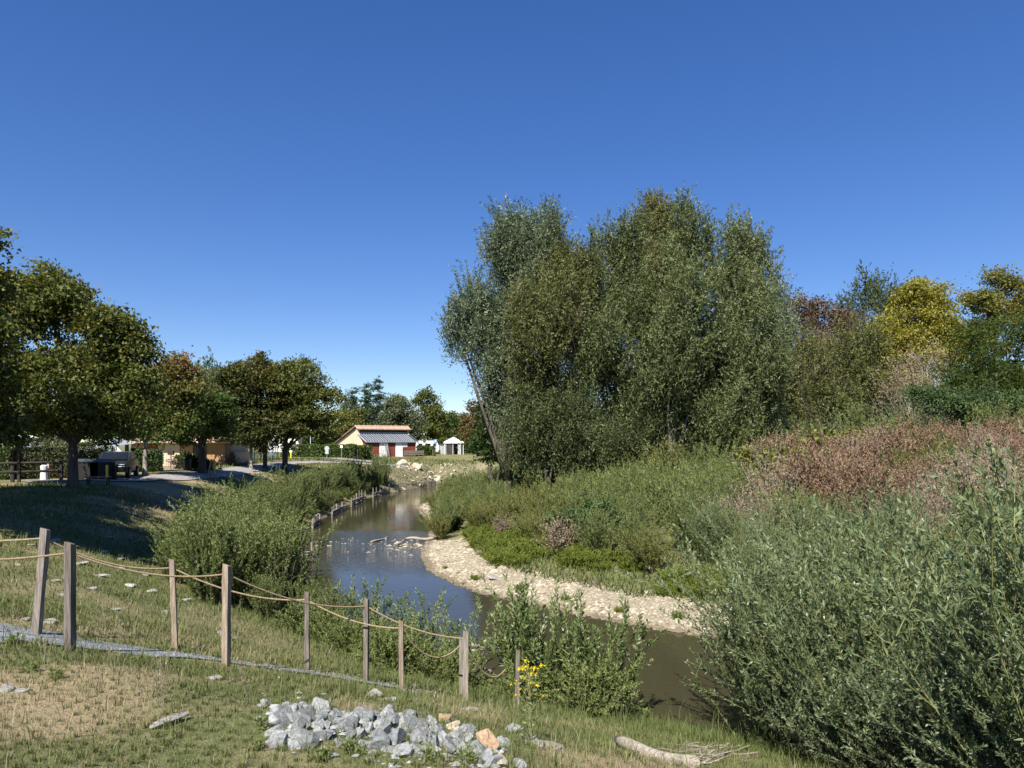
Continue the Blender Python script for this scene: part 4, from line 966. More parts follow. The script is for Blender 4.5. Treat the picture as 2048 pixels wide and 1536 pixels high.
sign(866, 912, 99, 1.0, 'short wooden marker post right of the hedge by the shed', 'none', cat='post', pm='weathered_tan')
sign(744, 914, 90, 1.1, 'thin grey mesh-fence post beside the shed', 'none', cat='post')

# ------------------------------------------------------------------ hedges
hedge('laurel_hedge', [at(565, 0, 88).xy, at(640, 0, 87).xy, at(712, 0, 86.5).xy, at(737, 0, 89).xy], 1.55, 1.1, 9000, .24, .13, 'hedge_green', 'clipped bright green laurel hedge beside the cream gable', 81)
hedge('box_hedge', [at(835, 0, 100).xy, at(868, 0, 101).xy], 1.3, 1.0, 2200, .2, .14, 'hedge_green', 'small clipped hedge between the shed and the garden tent', 82)
hedge('privet_hedge', [at(-60, 0, 37.5).xy, at(30, 0, 38).xy], 1.95, 1.2, 6000, .12, .07, 'hedge_green', 'bright green end of the hedge behind the rail fence', 83)
hedge('cotoneaster_hedge', [at(32, 0, 38.6).xy, at(100, 0, 39.5).xy, at(150, 0, 40).xy], 2.05, 1.3, 11000, .1, .055, 'hedge_grey', 'grey-green hedge behind the rail fence', 84)
hedge('cotoneaster_hedge', [at(152, 0, 41).xy, at(205, 0, 43).xy], 1.9, 1.2, 5000, .12, .07, 'hedge_grey', 'dark shaded hedge behind the black containers', 85, tint0=.3)
hedge('cypress_hedge', [at(262, 0, 47).xy, at(325, 0, 48).xy], 1.45, 1.1, 4500, .14, .07, 'brush_dark', 'low dark hedge behind the slim maple', 86, tint0=.3)
hedge('garden_hedge', [at(885, 0, 121).xy, at(960, 0, 122).xy], 2.1, 1.4, 5000, .26, .2, 'green', 'tall dark hedge behind the garden tent', 87, tint0=.3)
hedge('garden_hedge', [at(600, 0, 104).xy, at(690, 0, 112).xy], 3.0, 1.6, 5000, .28, .2, 'green', 'dark tall hedge behind the lane', 88, tint0=.3)

# ------------------------------------------------------------------ the house and things under the maples
def house():
    p = at(262, 940, 58); e = empty('house', (p.x, p.y, Hs(p.x, p.y)), 'low orange house with a tiled roof half hidden by the maples', 'house')
    U, Vv, R = rot_frame((1, .22)); e.rotation_euler = (0, 0, math.atan2(.22, 1)); L = 7.2
    part('wall', MB().box((L/2, 3, 1.05), (L, 6, 2.7)), 'orange_wall', e)
    rf = part('roof', MB().prism([(-.5, -.6, 2.02), (-.5, 3, 3.15), (-.5, 6.6, 2.02), (-.5, 6.6, 1.92), (-.5, -.6, 1.92)], (L+1, 0, 0)), 'tile', e)
    t = MB().tube([(0, -.65, 2.06), (0, 3, 3.2)], .1, 6).mesh('tile', 'tile', True)
    for i in range(37): link('tile', t, rf, (-.45+i*.22, 0, .02*random.random()))
    part('gutter', MB().tube([(-.5, -.68, 1.95), (L+.5, -.68, 1.95)], .07, 6), 'cream_wall', e)
    part('cream_bay', MB().box((2.9, -.06, 1.0), (1.6, .1, 2.0)), 'cream_wall', e)
    for x, w in ((5.2, 1.0),):
        wn = part('window', MB().box((x, -.03, 1.15), (w, .05, .95)), 'black', e)
        part('frame', MB().box((x-w/2, -.06, 1.15), (.07, .06, 1.0)).box((x+w/2, -.06, 1.15), (.07, .06, 1.0)).box((x, -.06, 1.65), (w+.1, .06, .07)).box((x, -.06, .67), (w+.2, .1, .07)), 'weathered_tan', wn)
        for k in range(4): part('bar', MB().box((x-w/2+(k+1)*w/5, -.07, 1.15), (.03, .03, .95)), 'weathered_tan', wn)
    dr = part('door', MB().box((1.5, -.03, .95), (.9, .05, 1.95)), 'red_board', e); part('handle', MB().box((1.85, -.07, .95), (.1, .04, .04)), 'steel', dr)
    p = at(432, 936, 62); c = empty('annex', (p.x, p.y, Hs(p.x, p.y)), 'plain cream block building right of the orange house', 'building')
    part('wall', MB().box((.6, 2, .8), (1.3, 4, 2.6)).box((.9, 1.9, .3), (1.4, 3.8, 1.6)), 'cream_wall', c); part('coping', MB().box((.6, 2, 2.13), (1.45, 4.2, .1)), 'stone_pale', c)
    for zz in (.45, .8): part('band', MB().box((.9, -.01, zz), (1.42, .03, .04)), 'stone_pale', c)
    # metal barrier
    p = at(332, 948, 50); b = empty('railing', (p.x, p.y, Hs(p.x, p.y)), 'pinkish metal railing in front of the orange house', 'railing')
    for zz in (.12, .75): part('rail', MB().tube([(0, 0, zz), (1.5, .1, zz)], .03, 6), 'barrier', b)
    bm = MB().tube([(0, 0, .1), (0, 0, .75)], .02, 5).mesh('bar', 'barrier')
    for i in range(14): link('bar', bm, b, (.05+i*.108, .007*i, 0))
house()

def blue_pavilion():
    p = at(228, 952, 46); e = empty('market_tent', (p.x, p.y, Hs(p.x, p.y)), 'white-framed tent with a blue-grey sagging cover beside the dark car', 'tent')
    part('cover', MB().poly([(-1.2, -1, 1.75), (.7, -1, 1.75), (1.0, 1, 1.9), (-.9, 1, 1.9), (-.2, 0, 2.25)], [(0, 1, 4), (1, 2, 4), (2, 3, 4), (3, 0, 4)]).poly([(-1.2, -1, 1.75), (.7, -1, 1.75), (.72, -1.02, 1.5), (-.2, -1.05, 1.6), (-1.22, -1.02, 1.5)], [(0, 4, 3), (0, 3, 1), (1, 3, 2)]), 'blue_fabric', e)
    for x, y in ((-1.15, -.95), (.68, -.95), (.95, .95), (-.85, .95)): part('post', MB().box((x, y, .85), (.06, .06, 1.8)), 'white', e)
    part('hanging_cloth', MB().prism([(.75, -1.0, 1.7), (1.05, -1.0, 1.35), (1.0, -1.0, .5), (.8, -1.0, .9)], (0, .05, 0)), 'white_fabric', e)
    part('counter', MB().box((0, .8, .5), (1.7, .3, 1.0)), 'weathered_tan', e)
    p = at(221, 955, 45); e = empty('flag_pole', (p.x, p.y, Hs(p.x, p.y)), 'pale mint-green pole beside the blue-grey tent', 'pole')
    part('pole', MB().tube([(0, 0, -.1), (0, 0, 2.15)], .06, 8), 'mint', e); part('cross_bar', MB().box((-.2, 0, .62), (.8, .06, .06)), 'mint', e); part('base', MB().box((-.2, 0, .3), (.6, .3, .6)), 'mint', e)
blue_pavilion()

def car():
    p = at(233, 958, 40.5); e = empty('parked_car', (p.x, p.y, Hs(p.x, p.y)), 'dark car parked in the shade beside the path', 'car', rz=-1.25)
    low = [(-1.05, .35), (1.0, .35), (1.05, .75), (.8, .92), (.35, 1.0), (-.75, 1.02), (-1.05, .8)]
    up = [(-.72, 1.0), (.42, 1.0), (.1, 1.42), (-.45, 1.46), (-.66, 1.35)]
    low = [(x*1.85, z) for x, z in low]; up = [(x*1.85, z) for x, z in up]
    part('body', MB().prism([(x, -.85, z) for x, z in low], (0, 1.7, 0)).prism([(x, -.74, z) for x, z in up], (0, 1.48, 0)), 'car_paint', e)
    part('window', MB().prism([(-1.0, -.75, 1.05), (-.1, -.75, 1.05), (-.1, -.75, 1.38), (-.8, -.75, 1.38)], (0, .01, 0)), 'black', e)
    part('window', MB().prism([(0, -.75, 1.05), (.65, -.75, 1.05), (.2, -.75, 1.36), (0, -.75, 1.38)], (0, .01, 0)), 'black', e)
    part('windscreen', MB().prism([(.8, -.68, 1.02), (.8, .68, 1.02), (.22, .62, 1.41), (.22, -.62, 1.41)], (.02, 0, .02)), 'black', e)
    part('headlight', MB().box((1.9, -.6, .72), (.06, .3, .14)), 'white', e); part('headlight', MB().box((1.9, .6, .72), (.06, .3, .14)), 'white', e)
    part('number_plate', MB().box((1.95, 0, .5), (.03, .5, .12)), 'white', e)
    for x in (-1.2, 1.2):
        for y in (-.8, .8):
            w = part('wheel', MB().tube([(x, y-.1, .31), (x, y+.1, .31)], .31, 16), 'rubber', e)
            part('rim', MB().tube([(x, y-.112, .31), (x, y+.112, .31)], .19, 12), 'steel', w)
car()
def dark_containers():
    for k, (px, w, lb) in enumerate(((172, 1.25, 'long black container behind the thick maple trunk'), (198, .95, 'black container between the maple and the dark car'))):
        p = at(px, 962, 37.5); e = empty('container', (p.x, p.y, Hs(p.x, p.y)), lb, 'container')
        part('body', MB().box((0, .35, .5), (w, .7, .85)), 'rubber', e); part('lid', MB().prism([(-w/2-.03, -.05, .94), (-w/2-.03, .75, .94), (-w/2-.03, .75, 1.02), (-w/2-.03, .3, 1.1)], (w+.06, 0, 0)), 'zinc', e)
        for x in (-w/2+.1, w/2-.1): part('foot', MB().box((x, .35, .04), (.1, .6, .1)), 'rubber', e)
dark_containers()
def picnic_bench():
    p = at(196, 966, 34.5); e = empty('park_bench', (p.x, p.y, Hs(p.x, p.y)), 'low slatted bench in the shade beside the big maple', 'bench', rz=.12)
    pm = MB().box((0, 0, 0), (1.15, .1, .04)).mesh('slat', 'weathered_dark')
    for k in range(3): link('slat', pm, e, (0, -.13+.13*k, .42))
    for x in (-.45, .45): part('leg', MB().box((x, -.1, .2), (.06, .06, .42)), 'dark_wood', e); part('leg', MB().box((x, .12, .2), (.06, .06, .42)), 'dark_wood', e)
picnic_bench()
def simple_post(px, py, d, h, r, mat, label, name='bollard', cat='bollard', cap=None, sq=False):
    p = at(px, py, d); e = empty(name, (p.x, p.y, Hs(p.x, p.y)), label, cat)
    part('post', (MB().box((0, 0, h/2-.1), (2*r, 2*r, h+.2)) if sq else MB().tube([(0, 0, -.2), (0, 0, h-r*.4), (0, 0, h)], [r, r, r*.7], 10)), mat, e)
    if cap: part('cap', MB().box((0, 0, h+.05), cap[:3]), cap[3], e)
    return e
simple_post(214, 968, 36, .95, .06, 'yellow_paint', 'yellow post beside the dark car')
simple_post(230, 965, 38, .75, .09, 'dark_wood', 'dark short post at the edge of the path')
simple_post(429, 942, 49, .8, .08, 'yellow_paint', 'yellow post at the path beside the round green tree', cap=(.12, .12, .12, 'yellow_paint'))
simple_post(582, 922, 82, .8, .09, 'yellow_paint', 'yellow marker with a white cap near the laurel hedge', cap=(.3, .16, .22, 'white'))
simple_post(375, 948, 49.5, .85, .28, 'black', 'dark litter bin in front of the orange house', 'litter_bin', 'bin')
simple_post(342, 948, 51, 1.15, .04, 'dark_wood', 'dark post with a small box beside the railing', 'letter_post', 'post', cap=(.4, .2, .3, 'dark_wood'))
tri = at(422, 947, 46.5); e = empty('tripod_stake', (tri.x, tri.y, Hs(tri.x, tri.y)), 'slanting wooden stakes of a tripod at the path edge', 'stake')
for a in (0, 2.1, 4.2): part('stake', MB().tube([(.3*math.cos(a), .3*math.sin(a), -.1), (0, 0, 1.25)], .03, 5), 'weathered_tan', e)
# board on a post, white stone marker, red box
p = at(38, 984, 33); e = empty('notice_board', (p.x, p.y, Hs(p.x, p.y)), 'dark wooden post carrying a small roofed board by the rail fence', 'sign')
part('post', MB().box((0, 0, .85), (.11, .11, 2.0)), 'dark_wood', e); part('board', MB().box((-.03, 0, 1.7), (.38, .1, .2)), 'dark_wood', e); part('board_roof', MB().prism([(-.3, -.15, 1.8), (-.3, .15, 1.8), (-.3, 0, 1.92)], (.55, 0, 0)), 'dark_wood', e)
p = at(88, 976, 36.5); e = empty('marker_stone', (p.x, p.y, Hs(p.x, p.y)), 'white tapering stone marker behind the rail fence', 'marker')
part('stone', MB().tube([(0, 0, -.1), (0, 0, .5), (0, 0, .75), (0, 0, .8)], [.19, .15, .17, .1], 10), 'white', e); part('dark_band', MB().tube([(0, -.0, .46), (0, 0, .56)], .165, 10), 'weathered_dark', e)
p = at(97, 975, 36.8); e = empty('hydrant_box', (p.x, p.y, Hs(p.x, p.y)), 'narrow grey post with a red box beside the white stone marker', 'marker')
part('post', MB().box((0, 0, .4), (.09, .09, .9)), 'stone_pale', e); part('red_box', MB().box((.11, 0, .5), (.12, .12, .2)), 'red_paint', e)
# wooden rail fence
def rail_fence():
    pts = [at(-45, 0, 34.2).xy, at(25, 0, 34.8).xy, at(122, 0, 36.2).xy]
    e = empty('rail_fence', (pts[1].x, pts[1].y, Hs(*pts[1])), 'dark two-rail wooden fence in front of the clipped hedge', 'fence')
    o = e.location
    for q in pts: part('post', MB().tube([(q.x-o.x, q.y-o.y, Hs(*q)-o.z-.2), (q.x-o.x, q.y-o.y, Hs(*q)-o.z+1.02)], .1, 8), 'dark_wood', e)
    for a, b in zip(pts[:-1], pts[1:]):
        for zz in (.5, .93): part('rail', MB().tube([(a.x-o.x, a.y-o.y-.1, Hs(*a)-o.z+zz), (b.x-o.x, b.y-o.y-.1, Hs(*b)-o.z+zz+.02)], .06, 8), 'dark_wood', e)
rail_fence()
# green mesh fence
def mesh_fence():
    a = at(449, 935, 62); b = at(556, 925, 78); n = 8; z0 = Hs(a.x, a.y)
    e = empty('mesh_fence', (a.x, a.y, z0), 'dark green wire-mesh fence behind the maple clump', 'fence')
    for i in range(n+1):
        q = a.lerp(b, i/n)-a; part('post', MB().box((q.x, q.y, .75), (.07, .07, 1.7)), 'green_steel', e)
    w = MB(); d = (b-a).xy.to_3d()
    for k in range(9): w.tube([(0, 0, .1+k*.18), (d.x, d.y, .1+k*.18)], .012, 3)
    for k in range(90): q = d*(k/90); w.tube([(q.x, q.y, .05), (q.x, q.y, 1.55)], .01, 3)
    part('wire_mesh', w, 'green_steel', e)
mesh_fence()
# dry grass bush by the mesh fence
proto('pampas', 'ornamental_grass', 118, 50, .9, .6, 40, .12, .03, 'dry_brush', 'twig_grey', 2, .3, .006)
q = at(459, 933, 60); shrub('pampas', q.x, q.y, 'dry rounded ornamental grass beside the mesh fence', 'plant', None, 1.1)
proto('garden', 'garden_shrub', 119, 45, 1.1, .5, 60, .14, .09, 'green', 'twig', 3, .3, .007)
for px, d, s, lb in ((385, 51, 1.1, 'green garden shrub beside the dark litter bin'), (405, 50.5, .8, 'low green shrub at the foot of the round green tree'), (420, 51.5, .8, 'green shrub under the tiled eave'), (362, 53, 1.0, 'leafy shrub in front of the orange wall')):
    q = at(px, 0, d); shrub('garden', q.x, q.y, lb, 'shrub', None, s)

# ------------------------------------------------------------------ stones
def ico():
    import bmesh
    bm = bmesh.new(); bmesh.ops.create_icosphere(bm, subdivisions=3, radius=1.0)
    v = np.array([x.co for x in bm.verts]); f = [tuple(q.index for q in p.verts) for p in bm.faces]; bm.free(); return v, f
ICO = ico()
def rock_mesh(seed, mat, size=(1, 1, .75), cuts=11, smooth=False):
    """a stone broken by flat faces"""
    rng = np.random.default_rng(seed); v = ICO[0].copy()*1.3
    for k in range(cuts):
        n = unit(rng.normal(size=3)); d = .5+.38*rng.random(); over = v @ n-d
        v = v-np.where(over > 0, over, 0)[:, None]*n
    v = v*np.array(size)+rng.normal(size=v.shape)*.004
    me = bpy.data.meshes.new('stone'); me.from_pydata([tuple(p) for p in v], [], ICO[1]); me.materials.append(M[mat]); me.update()
    return me
RG = [rock_mesh(200+i, 'stone_grey', (1, .8, .7)) for i in range(5)]+[rock_mesh(210+i, 'stone_dark', (1, .85, .75)) for i in range(2)]
RO = [rock_mesh(220+i, 'stone_orange', (1.1, .8, .75)) for i in range(2)]
RC = [rock_mesh(230+i, 'stone_cream', (1.1, .85, .7), 8) for i in range(5)]
RP = [rock_mesh(240+i, 'stone_pale', (1.2, .75, .22), 13) for i in range(4)]
def stone(me, p, s, label, group=None, name='stone', cat='stone', sink=.3, tilt=.5, zs=1.0):
    o = link(name, me, None, (p[0], p[1], p[2]+s*.7*zs*(.5-sink)), (random.uniform(-tilt, tilt), random.uniform(-tilt, tilt), random.random()*6.28), (s, s, s*zs))
    return tag(o, label, cat, group)

# heap of broken grey stone in the foreground
heap = []
HG = 'stones of the grey heap'
def heap_row(pts, r0, r1, lift=0.0):
    for px, py in pts:
        p = hit(px, py); s = random.uniform(r0, r1); heap.append((p, s, lift))
A = [(530, 1408), (555, 1430), (575, 1412), (600, 1425), (560, 1452), (590, 1448), (620, 1436), (645, 1422), (662, 1440), (688, 1430), (640, 1452), (612, 1462), (700, 1452), (722, 1444), (672, 1462), (735, 1464), (755, 1448),
     (775, 1438), (800, 1446), (822, 1438), (840, 1452), (760, 1476), (790, 1470), (815, 1468), (838, 1476), (860, 1462), (880, 1470), (705, 1478), (648, 1478), (575, 1474), (548, 1470), (600, 1482), (730, 1492), (758, 1500), (785, 1494), (808, 1496),
     (832, 1500), (855, 1492), (878, 1492), (900, 1480), (915, 1500), (900, 1506), (935, 1482), (870, 1512), (840, 1516), (800, 1514), (935, 1512), (950, 1498), (968, 1520), (985, 1530), (680, 1490), (560, 1490), (590, 1496), (548, 1486), (625, 1494)]
for k, (px, py) in enumerate(A):
    p = hit(px, py); s = random.choice([.05, .06, .07, .08, .09, .105])
    me = RG[k % 7]
    dark = (k % 7) >= 5
    stone(me, p, s, ('darker blue-grey' if dark else 'pale grey')+' broken stone in the heap in front of the rope fence', ('darker ' if dark else 'pale ')+HG, sink=.28, tilt=.9)
for k in range(44):                                     # second layer on top of the heap
    px = random.uniform(570, 900); py = 1446+(px-570)*.085+random.uniform(-18, 24)
    p = hit(px, py); s = random.uniform(.045, .09); p.z += .015
    me = RG[k % 7]; dark = (k % 7) >= 5
    stone(me, p, s, ('darker blue-grey' if dark else 'pale grey')+' broken stone in the heap in front of the rope fence', ('darker ' if dark else 'pale ')+HG, sink=.1, tilt=1.2)
for px, py, s, me, lb in ((888, 1443, .085, RO[0], 'small orange stone at the upper right of the grey heap'), (908, 1458, .07, RC[0], 'cream stone below the small orange one in the heap'), (920, 1468, .065, RC[1], 'second cream stone below the small orange one'),
                          (972, 1500, .115, RO[1], 'large orange stone at the right end of the grey heap'), (940, 1476, .085, RG[5], 'blue-grey stone leaning on the large orange stone'), (955, 1520, .085, RG[1], 'pale stone in front of the large orange stone'),
                          (975, 1528, .09, RG[6], 'dark grey stone at the bottom edge below the orange stone'), (1000, 1530, .07, RC[2], 'cream stone at the bottom edge right of the dark grey one'), (1040, 1534, .06, RG[2], 'pale stone at the bottom edge right of the cream one'),
                          (1024, 1462, .085, RG[3], 'lone grey stone in the grass right of the heap'), (1010, 1492, .07, RG[0], 'pale stone half sunk beside the flowering weed'), (960, 1480, .05, RC[3], 'small cream stone behind the large orange one')):
    stone(me, hit(px, py), s, lb, None, sink=.1)
cx_, cy_ = [], []
for k in range(420):                                    # chips and grit between the stones
    px = random.uniform(515, 1010); q = hit(px, 1436+(px-515)*.14+random.gauss(8, 30)); cx_.append(q.x); cy_.append(q.y)
CHIPS = (np.array(cx_), np.array(cy_))
# flat pale stones showing through the turf
FS = [(105, 1162, .12), (160, 1128, .2), (205, 1105, .16), (200, 1152, .2), (240, 1138, .2), (240, 1118, .18), (275, 1120, .15), (258, 1172, .2), (300, 1184, .18), (95, 1246, .16), (50, 1240, .12), (228, 1220, .12), (440, 1268, .14), (420, 1358, .09), (465, 1278, .08),
      (745, 1392, .13), (775, 1400, .1), (940, 1422, .12), (1095, 1495, .16), (1060, 1486, .12), (12, 1380, .12), (38, 1386, .08), (110, 1082, .2), (150, 1095, .2), (35, 1130, .12), (130, 1190, .14), (370, 1200, .16), (330, 1225, .12), (180, 1178, .12), (290, 1150, .14), (60, 1090, .14), (220, 1075, .16), (265, 1085, .14)]
for k, (px, py, s) in enumerate(FS):
    p = hit(px, py)
    near = p.y < 9
    stone(RP[k % 4], p, s, 'flat whitish stone lying in the near turf' if near else 'flat whitish stone showing through the grassy slope', 'flat stones in the near turf' if near else 'flat stones in the grassy slope', sink=.4, tilt=.12, zs=.9)
p = hit(348, 1448); stone(RP[1], p, .13, 'long flat grey-white stone lying alone in the foreground turf', None, sink=.0, tilt=.1).scale = (.15, .045, .09)

# big boulders at the end of the path, riprap of the far bank
for px, py, d, s, lb in ((803, 932, 84, .58, 'large cream boulder at the end of the path, left of three'), (817, 931, 84.5, .4, 'smaller cream boulder between two larger ones at the end of the path'), (831, 930, 84, .55, 'large cream boulder at the end of the path, right of three')):
    q = at(px, py, d); stone(RC[int(px) % 5], (q.x, q.y, Hs(q.x, q.y)), s, lb, None, 'boulder', 'boulder', .1, .3)
n = 0
rr = random.Random(4)
while n < 100:
    y = rr.uniform(73, 92); x = rr.uniform(-14, 2)
    zz, dd, lf = land(np.array([x]), np.array([y])); dd = float(dd[0])
    if not lf[0] or not (-.2 < dd < 3.3): continue
    if y < 78 and rr.random() < .5: continue
    s = rr.uniform(.13, .32)*(1.35 if dd < .8 else .75)
    stone(RC[n % 5], (x, y, float(zz[0])), s, 'cream limestone boulder in the riprap of the far bank', 'riprap of the far bank', 'boulder', 'boulder', .35, .5)
    n += 1
for k in range(26):                                      # pale rubble patch on the left slope
    q = hit(rr.uniform(684, 716), rr.uniform(930, 946)); stone(RC[k % 5], q, rr.uniform(.1, .22), 'pale rubble stone on the slope right of the maple shade', 'rubble on the slope', sink=.4)

# pebbles: bar, riffle, footpath
def pebbles(name, X, Y, S, cols, label, lift=0.0, kind='stuff', flat=.55, bias=0.0):
    rng = np.random.default_rng(len(X)); n = len(X); Z = H(X, Y)+lift
    o = np.array([(1, 0, 0), (0, 1, 0), (-1, 0, 0), (0, -1, 0), (.0, .0, 1), (0, 0, -1)], float)
    Vv = np.broadcast_to(o, (n, 6, 3))*(.7+.6*rng.random((n, 6, 1)))+rng.normal(size=(n, 6, 3))*.12
    a = rng.random(n)*6.28; ca, sa = np.cos(a), np.sin(a); Vx = Vv[..., 0]*ca[:, None]-Vv[..., 1]*sa[:, None]; Vy = Vv[..., 0]*sa[:, None]+Vv[..., 1]*ca[:, None]
    Vv = np.stack([Vx*1.15, Vy*.9, Vv[..., 2]*flat], -1)*S[:, None, None]+np.stack([X, Y, Z], 1)[:, None]
    T = np.array([(0, 1, 4), (1, 2, 4), (2, 3, 4), (3, 0, 4)])
    Q = (np.arange(n)*6)[:, None, None]+T[None]
    m = leaf_mat(name+'_stone', cols, 0.0, .9, .2)
    ob = link(name, np_mesh(name, Vv.reshape(-1, 3), Q.reshape(-1, 3), m, {'tint': np.repeat(np.clip(rng.random(n)+bias, 0, 1), 6)}))
    return tag(ob, label, 'gravel', kind=kind)
pebbles('stone_chips', CHIPS[0], CHIPS[1], np.random.default_rng(5).gamma(2, .007, len(CHIPS[0]))+.006, [(.15, .15, .14), (.28, .29, .28), (.42, .43, .41)], 'grit and chips between the stones of the heap', .008)
rng = np.random.default_rng(77)
X = rng.uniform(-8, 14, 300000); Y = rng.uniform(15, 58, 300000); zz, dd, lf = land(X, Y)
nb = fbm(X, Y, 1.3, 21)
k = (~lf) & (dd > -.35) & (dd < np.where(Y < 35, 2.7+(nb-.5)*1.8, np.where((Y > 49) & (Y < 57), 1.6, .5))) & (rng.random(len(X)) < np.clip(1.35-Y/60, .25, 1)) & ((dd > 0) | (rng.random(len(X)) < .25))
X, Y = X[k], Y[k]
S = rng.gamma(2.2, .009, len(X))*(.8+Y/60)+.012
PC = [(.16, .13, .085), (.28, .235, .16), (.38, .33, .235), (.47, .42, .32)]
X, Y, S = X[:24000], Y[:24000], S[:24000]; dd = land(X, Y)[1]; S = S*(.75+.7*smooth(.5, .8, fbm(X, Y, 1.0, 15))+.35*smooth(1.0, .3, dd))
pebbles('gravel', X, Y, S, PC, 'pale pebble bar along the right edge of the river', bias=-.75*smooth(.45, .1, dd)+.5*(fbm(X, Y, .9, 19)-.5))
# riffle stones breaking the surface
rx, ry = [], []
for k in range(210):
    t = random.random(); x = -9.2+5.6*t+random.gauss(0, .35); y = 35.6-1.6*t+random.gauss(0, .8)
    if random.random() < .75: x = random.gauss(-5.0, .75); y = random.gauss(34.2, 1.0)
    rx.append(x); ry.append(y)
rx, ry = np.array(rx), np.array(ry); S = rng.gamma(2.2, .016, len(rx))+.015
ob = pebbles('riffle_gravel', rx, ry, S, [(.1, .085, .06), (.3, .26, .19), (.5, .45, .36)], 'loose stones breaking the riffle in mid river')
me = ob.data; co = np.empty(len(me.vertices)*3, np.float32); me.vertices.foreach_get('co', co); co = co.reshape(-1, 6, 3); co[..., 2] += (-H(rx, ry))[:, None]+.01; me.vertices.foreach_set('co', co.ravel()); me.update()

# ------------------------------------------------------------------ rope fence and its footpath
POSTS = [  # px base, py base, px top, py top, half width, wood, row, label
    (140, 1303, 140, 1086, .050, 'weathered_dark', 'A', 'thick square post with a split dark face, first of the front rope row'),
    (452, 1333, 454, 1130, .044, 'weathered_tan', 'A', 'tan post with a chamfered top, second of the front rope row'),
    (732, 1364, 733, 1197, .037, 'weathered_dark', 'A', 'brown post, third of the front rope row'),
    (931, 1402, 931, 1262, .043, 'weathered', 'A', 'wide grey weathered post, fourth of the front rope row'),
    (1035, 1416, 1036, 1300, .037, 'weathered_dark', 'A', 'last post of the rope row, half hidden in the osiers'),
    (73, 1270, 91, 1058, .047, 'weathered', 'B', 'grey post leaning over, at the left end of the rear rope row'),
    (351, 1301, 344, 1119, .036, 'weathered_tan', 'B', 'slim tan post behind the tan chamfered one'),
    (614, 1343, 614, 1184, .035, 'weathered_dark', 'B', 'slim brown post above the gravel patch in the rear rope row'),
    (803, 1380, 802, 1241, .035, 'weathered_tan', 'B', 'slim post with an orange-brown top in the rear rope row'),
    (922, 1394, 922, 1274, .032, 'weathered', 'B', 'grey post standing just behind the wide grey one'),
]
ROWS = {'A': [], 'B': []}
path_pts = {'A': [], 'B': []}
for bx, by, tx, ty, hw, mt, row, lb in POSTS:
    b = hit(bx, by); t = at(tx, ty, b.y); hgt = (t-b).length
    ax = (t-b).normalized(); bm = MB(); rz = random.uniform(-.25, .25); hw *= .86
    cs = [(-1, -1), (1, -1), (1, 1), (-1, 1)]; rings = []
    nseg = 7
    for i in range(nseg+1):
        f = i/nseg; c = ax*(-.25+f*(hgt+.25)); w = hw*(1+.07*random.uniform(-1, 1))
        for cx, cy in cs:
            x = cx*w+random.uniform(-.002, .002); y = cy*w+random.uniform(-.002, .002)
            top = (-.022*(cx*.6+cy*.4)) if i == nseg else 0
            rings.append((c.x+x*math.cos(rz)-y*math.sin(rz), c.y+x*math.sin(rz)+y*math.cos(rz), c.z+top))
    fs = [(0, 3, 2, 1), tuple(4*nseg+k for k in range(4))]
    for i in range(nseg):
        for k in range(4): k2 = (k+1) % 4; fs.append((4*i+k, 4*i+k2, 4*i+4+k2, 4*i+4+k))
    bm.poly(rings, fs)
    o = link('wooden_post', bm.mesh('wooden_post', mt), None, b); tag(o, lb, 'post', 'posts of the rope fence')
    ROWS[row].append(b+ax*(hgt-.11)); path_pts[row].append((b.x, b.y))
    print('post', lb[:24], [round(v, 2) for v in b], round(hgt, 2))

def rope(name, anchors, sags, label, r=.012):
    pts = []
    for (a, b), s in zip(zip(anchors[:-1], anchors[1:]), sags):
        n = max(8, int((b-a).length/.016))
        for i in range(n):
            t = i/n; p = a.lerp(b, t); p.z -= s*4*t*(1-t); pts.append(p)
    pts.append(anchors[-1]); b = MB(); ph = 0; n = len(pts)
    for k in range(3):
        q = []; ln = 0
        for i, p in enumerate(pts):
            if i: ln += (p-pts[i-1]).length
            th = ln/.085*2*math.pi+k*2.094
            tdir = (pts[min(i+1, n-1)]-pts[max(i-1, 0)]).normalized(); a_ = tdir.cross(Vector((0, 0, 1))).normalized(); b_ = tdir.cross(a_)
            q.append(p+(a_*math.cos(th)+b_*math.sin(th))*r*.52)
        b.tube(q, r*.55, 5)
    return tag(link(name, b.mesh(name, 'rope', True)), label, 'rope', 'ropes of the fence')
A_, B_ = ROWS['A'], ROWS['B']
A0 = A_[0]+Vector((-1.55, -.5, .02)); B0 = B_[0]+Vector((-1.6, -.15, .0))
end = A_[3].lerp(A_[4], .75); end.z -= .25
rope('rope', [A0, A_[0], A_[1], A_[2], A_[3], end], [.05, .12, .14, .1, .3], 'tan rope slung between the front row of posts')
rope('rope', [B0, B_[0], B_[1], B_[2], B_[3], B_[4]], [.03, .13, .13, .1, .3], 'tan rope slung between the rear row of posts')
mid = [((a[0]+b[0])/2, (a[1]+b[1])/2) for a, b in zip(path_pts['A'], path_pts['B'])]
mid = [(mid[0][0]-4, mid[0][1]-.3), (mid[0][0]-1.5, mid[0][1]-.1)]+mid[:4]
strip('footpath', mid, [.95, .95, .9, .6, .3, .14], 'blue_gravel', .022, 'narrow blue-grey gravel footpath between the rope rows', .12, .35, 6)
fx, fy, fs = [], [], []
for (a, b) in zip(mid[:-1], mid[1:]):
    for k in range(int(900/(1+1.3*mid.index(a)*.6))):
        t = random.random(); o = random.gauss(0, .3); fx.append(a[0]+(b[0]-a[0])*t+o*.35); fy.append(a[1]+(b[1]-a[1])*t+o); fs.append(random.uniform(.005, .013))
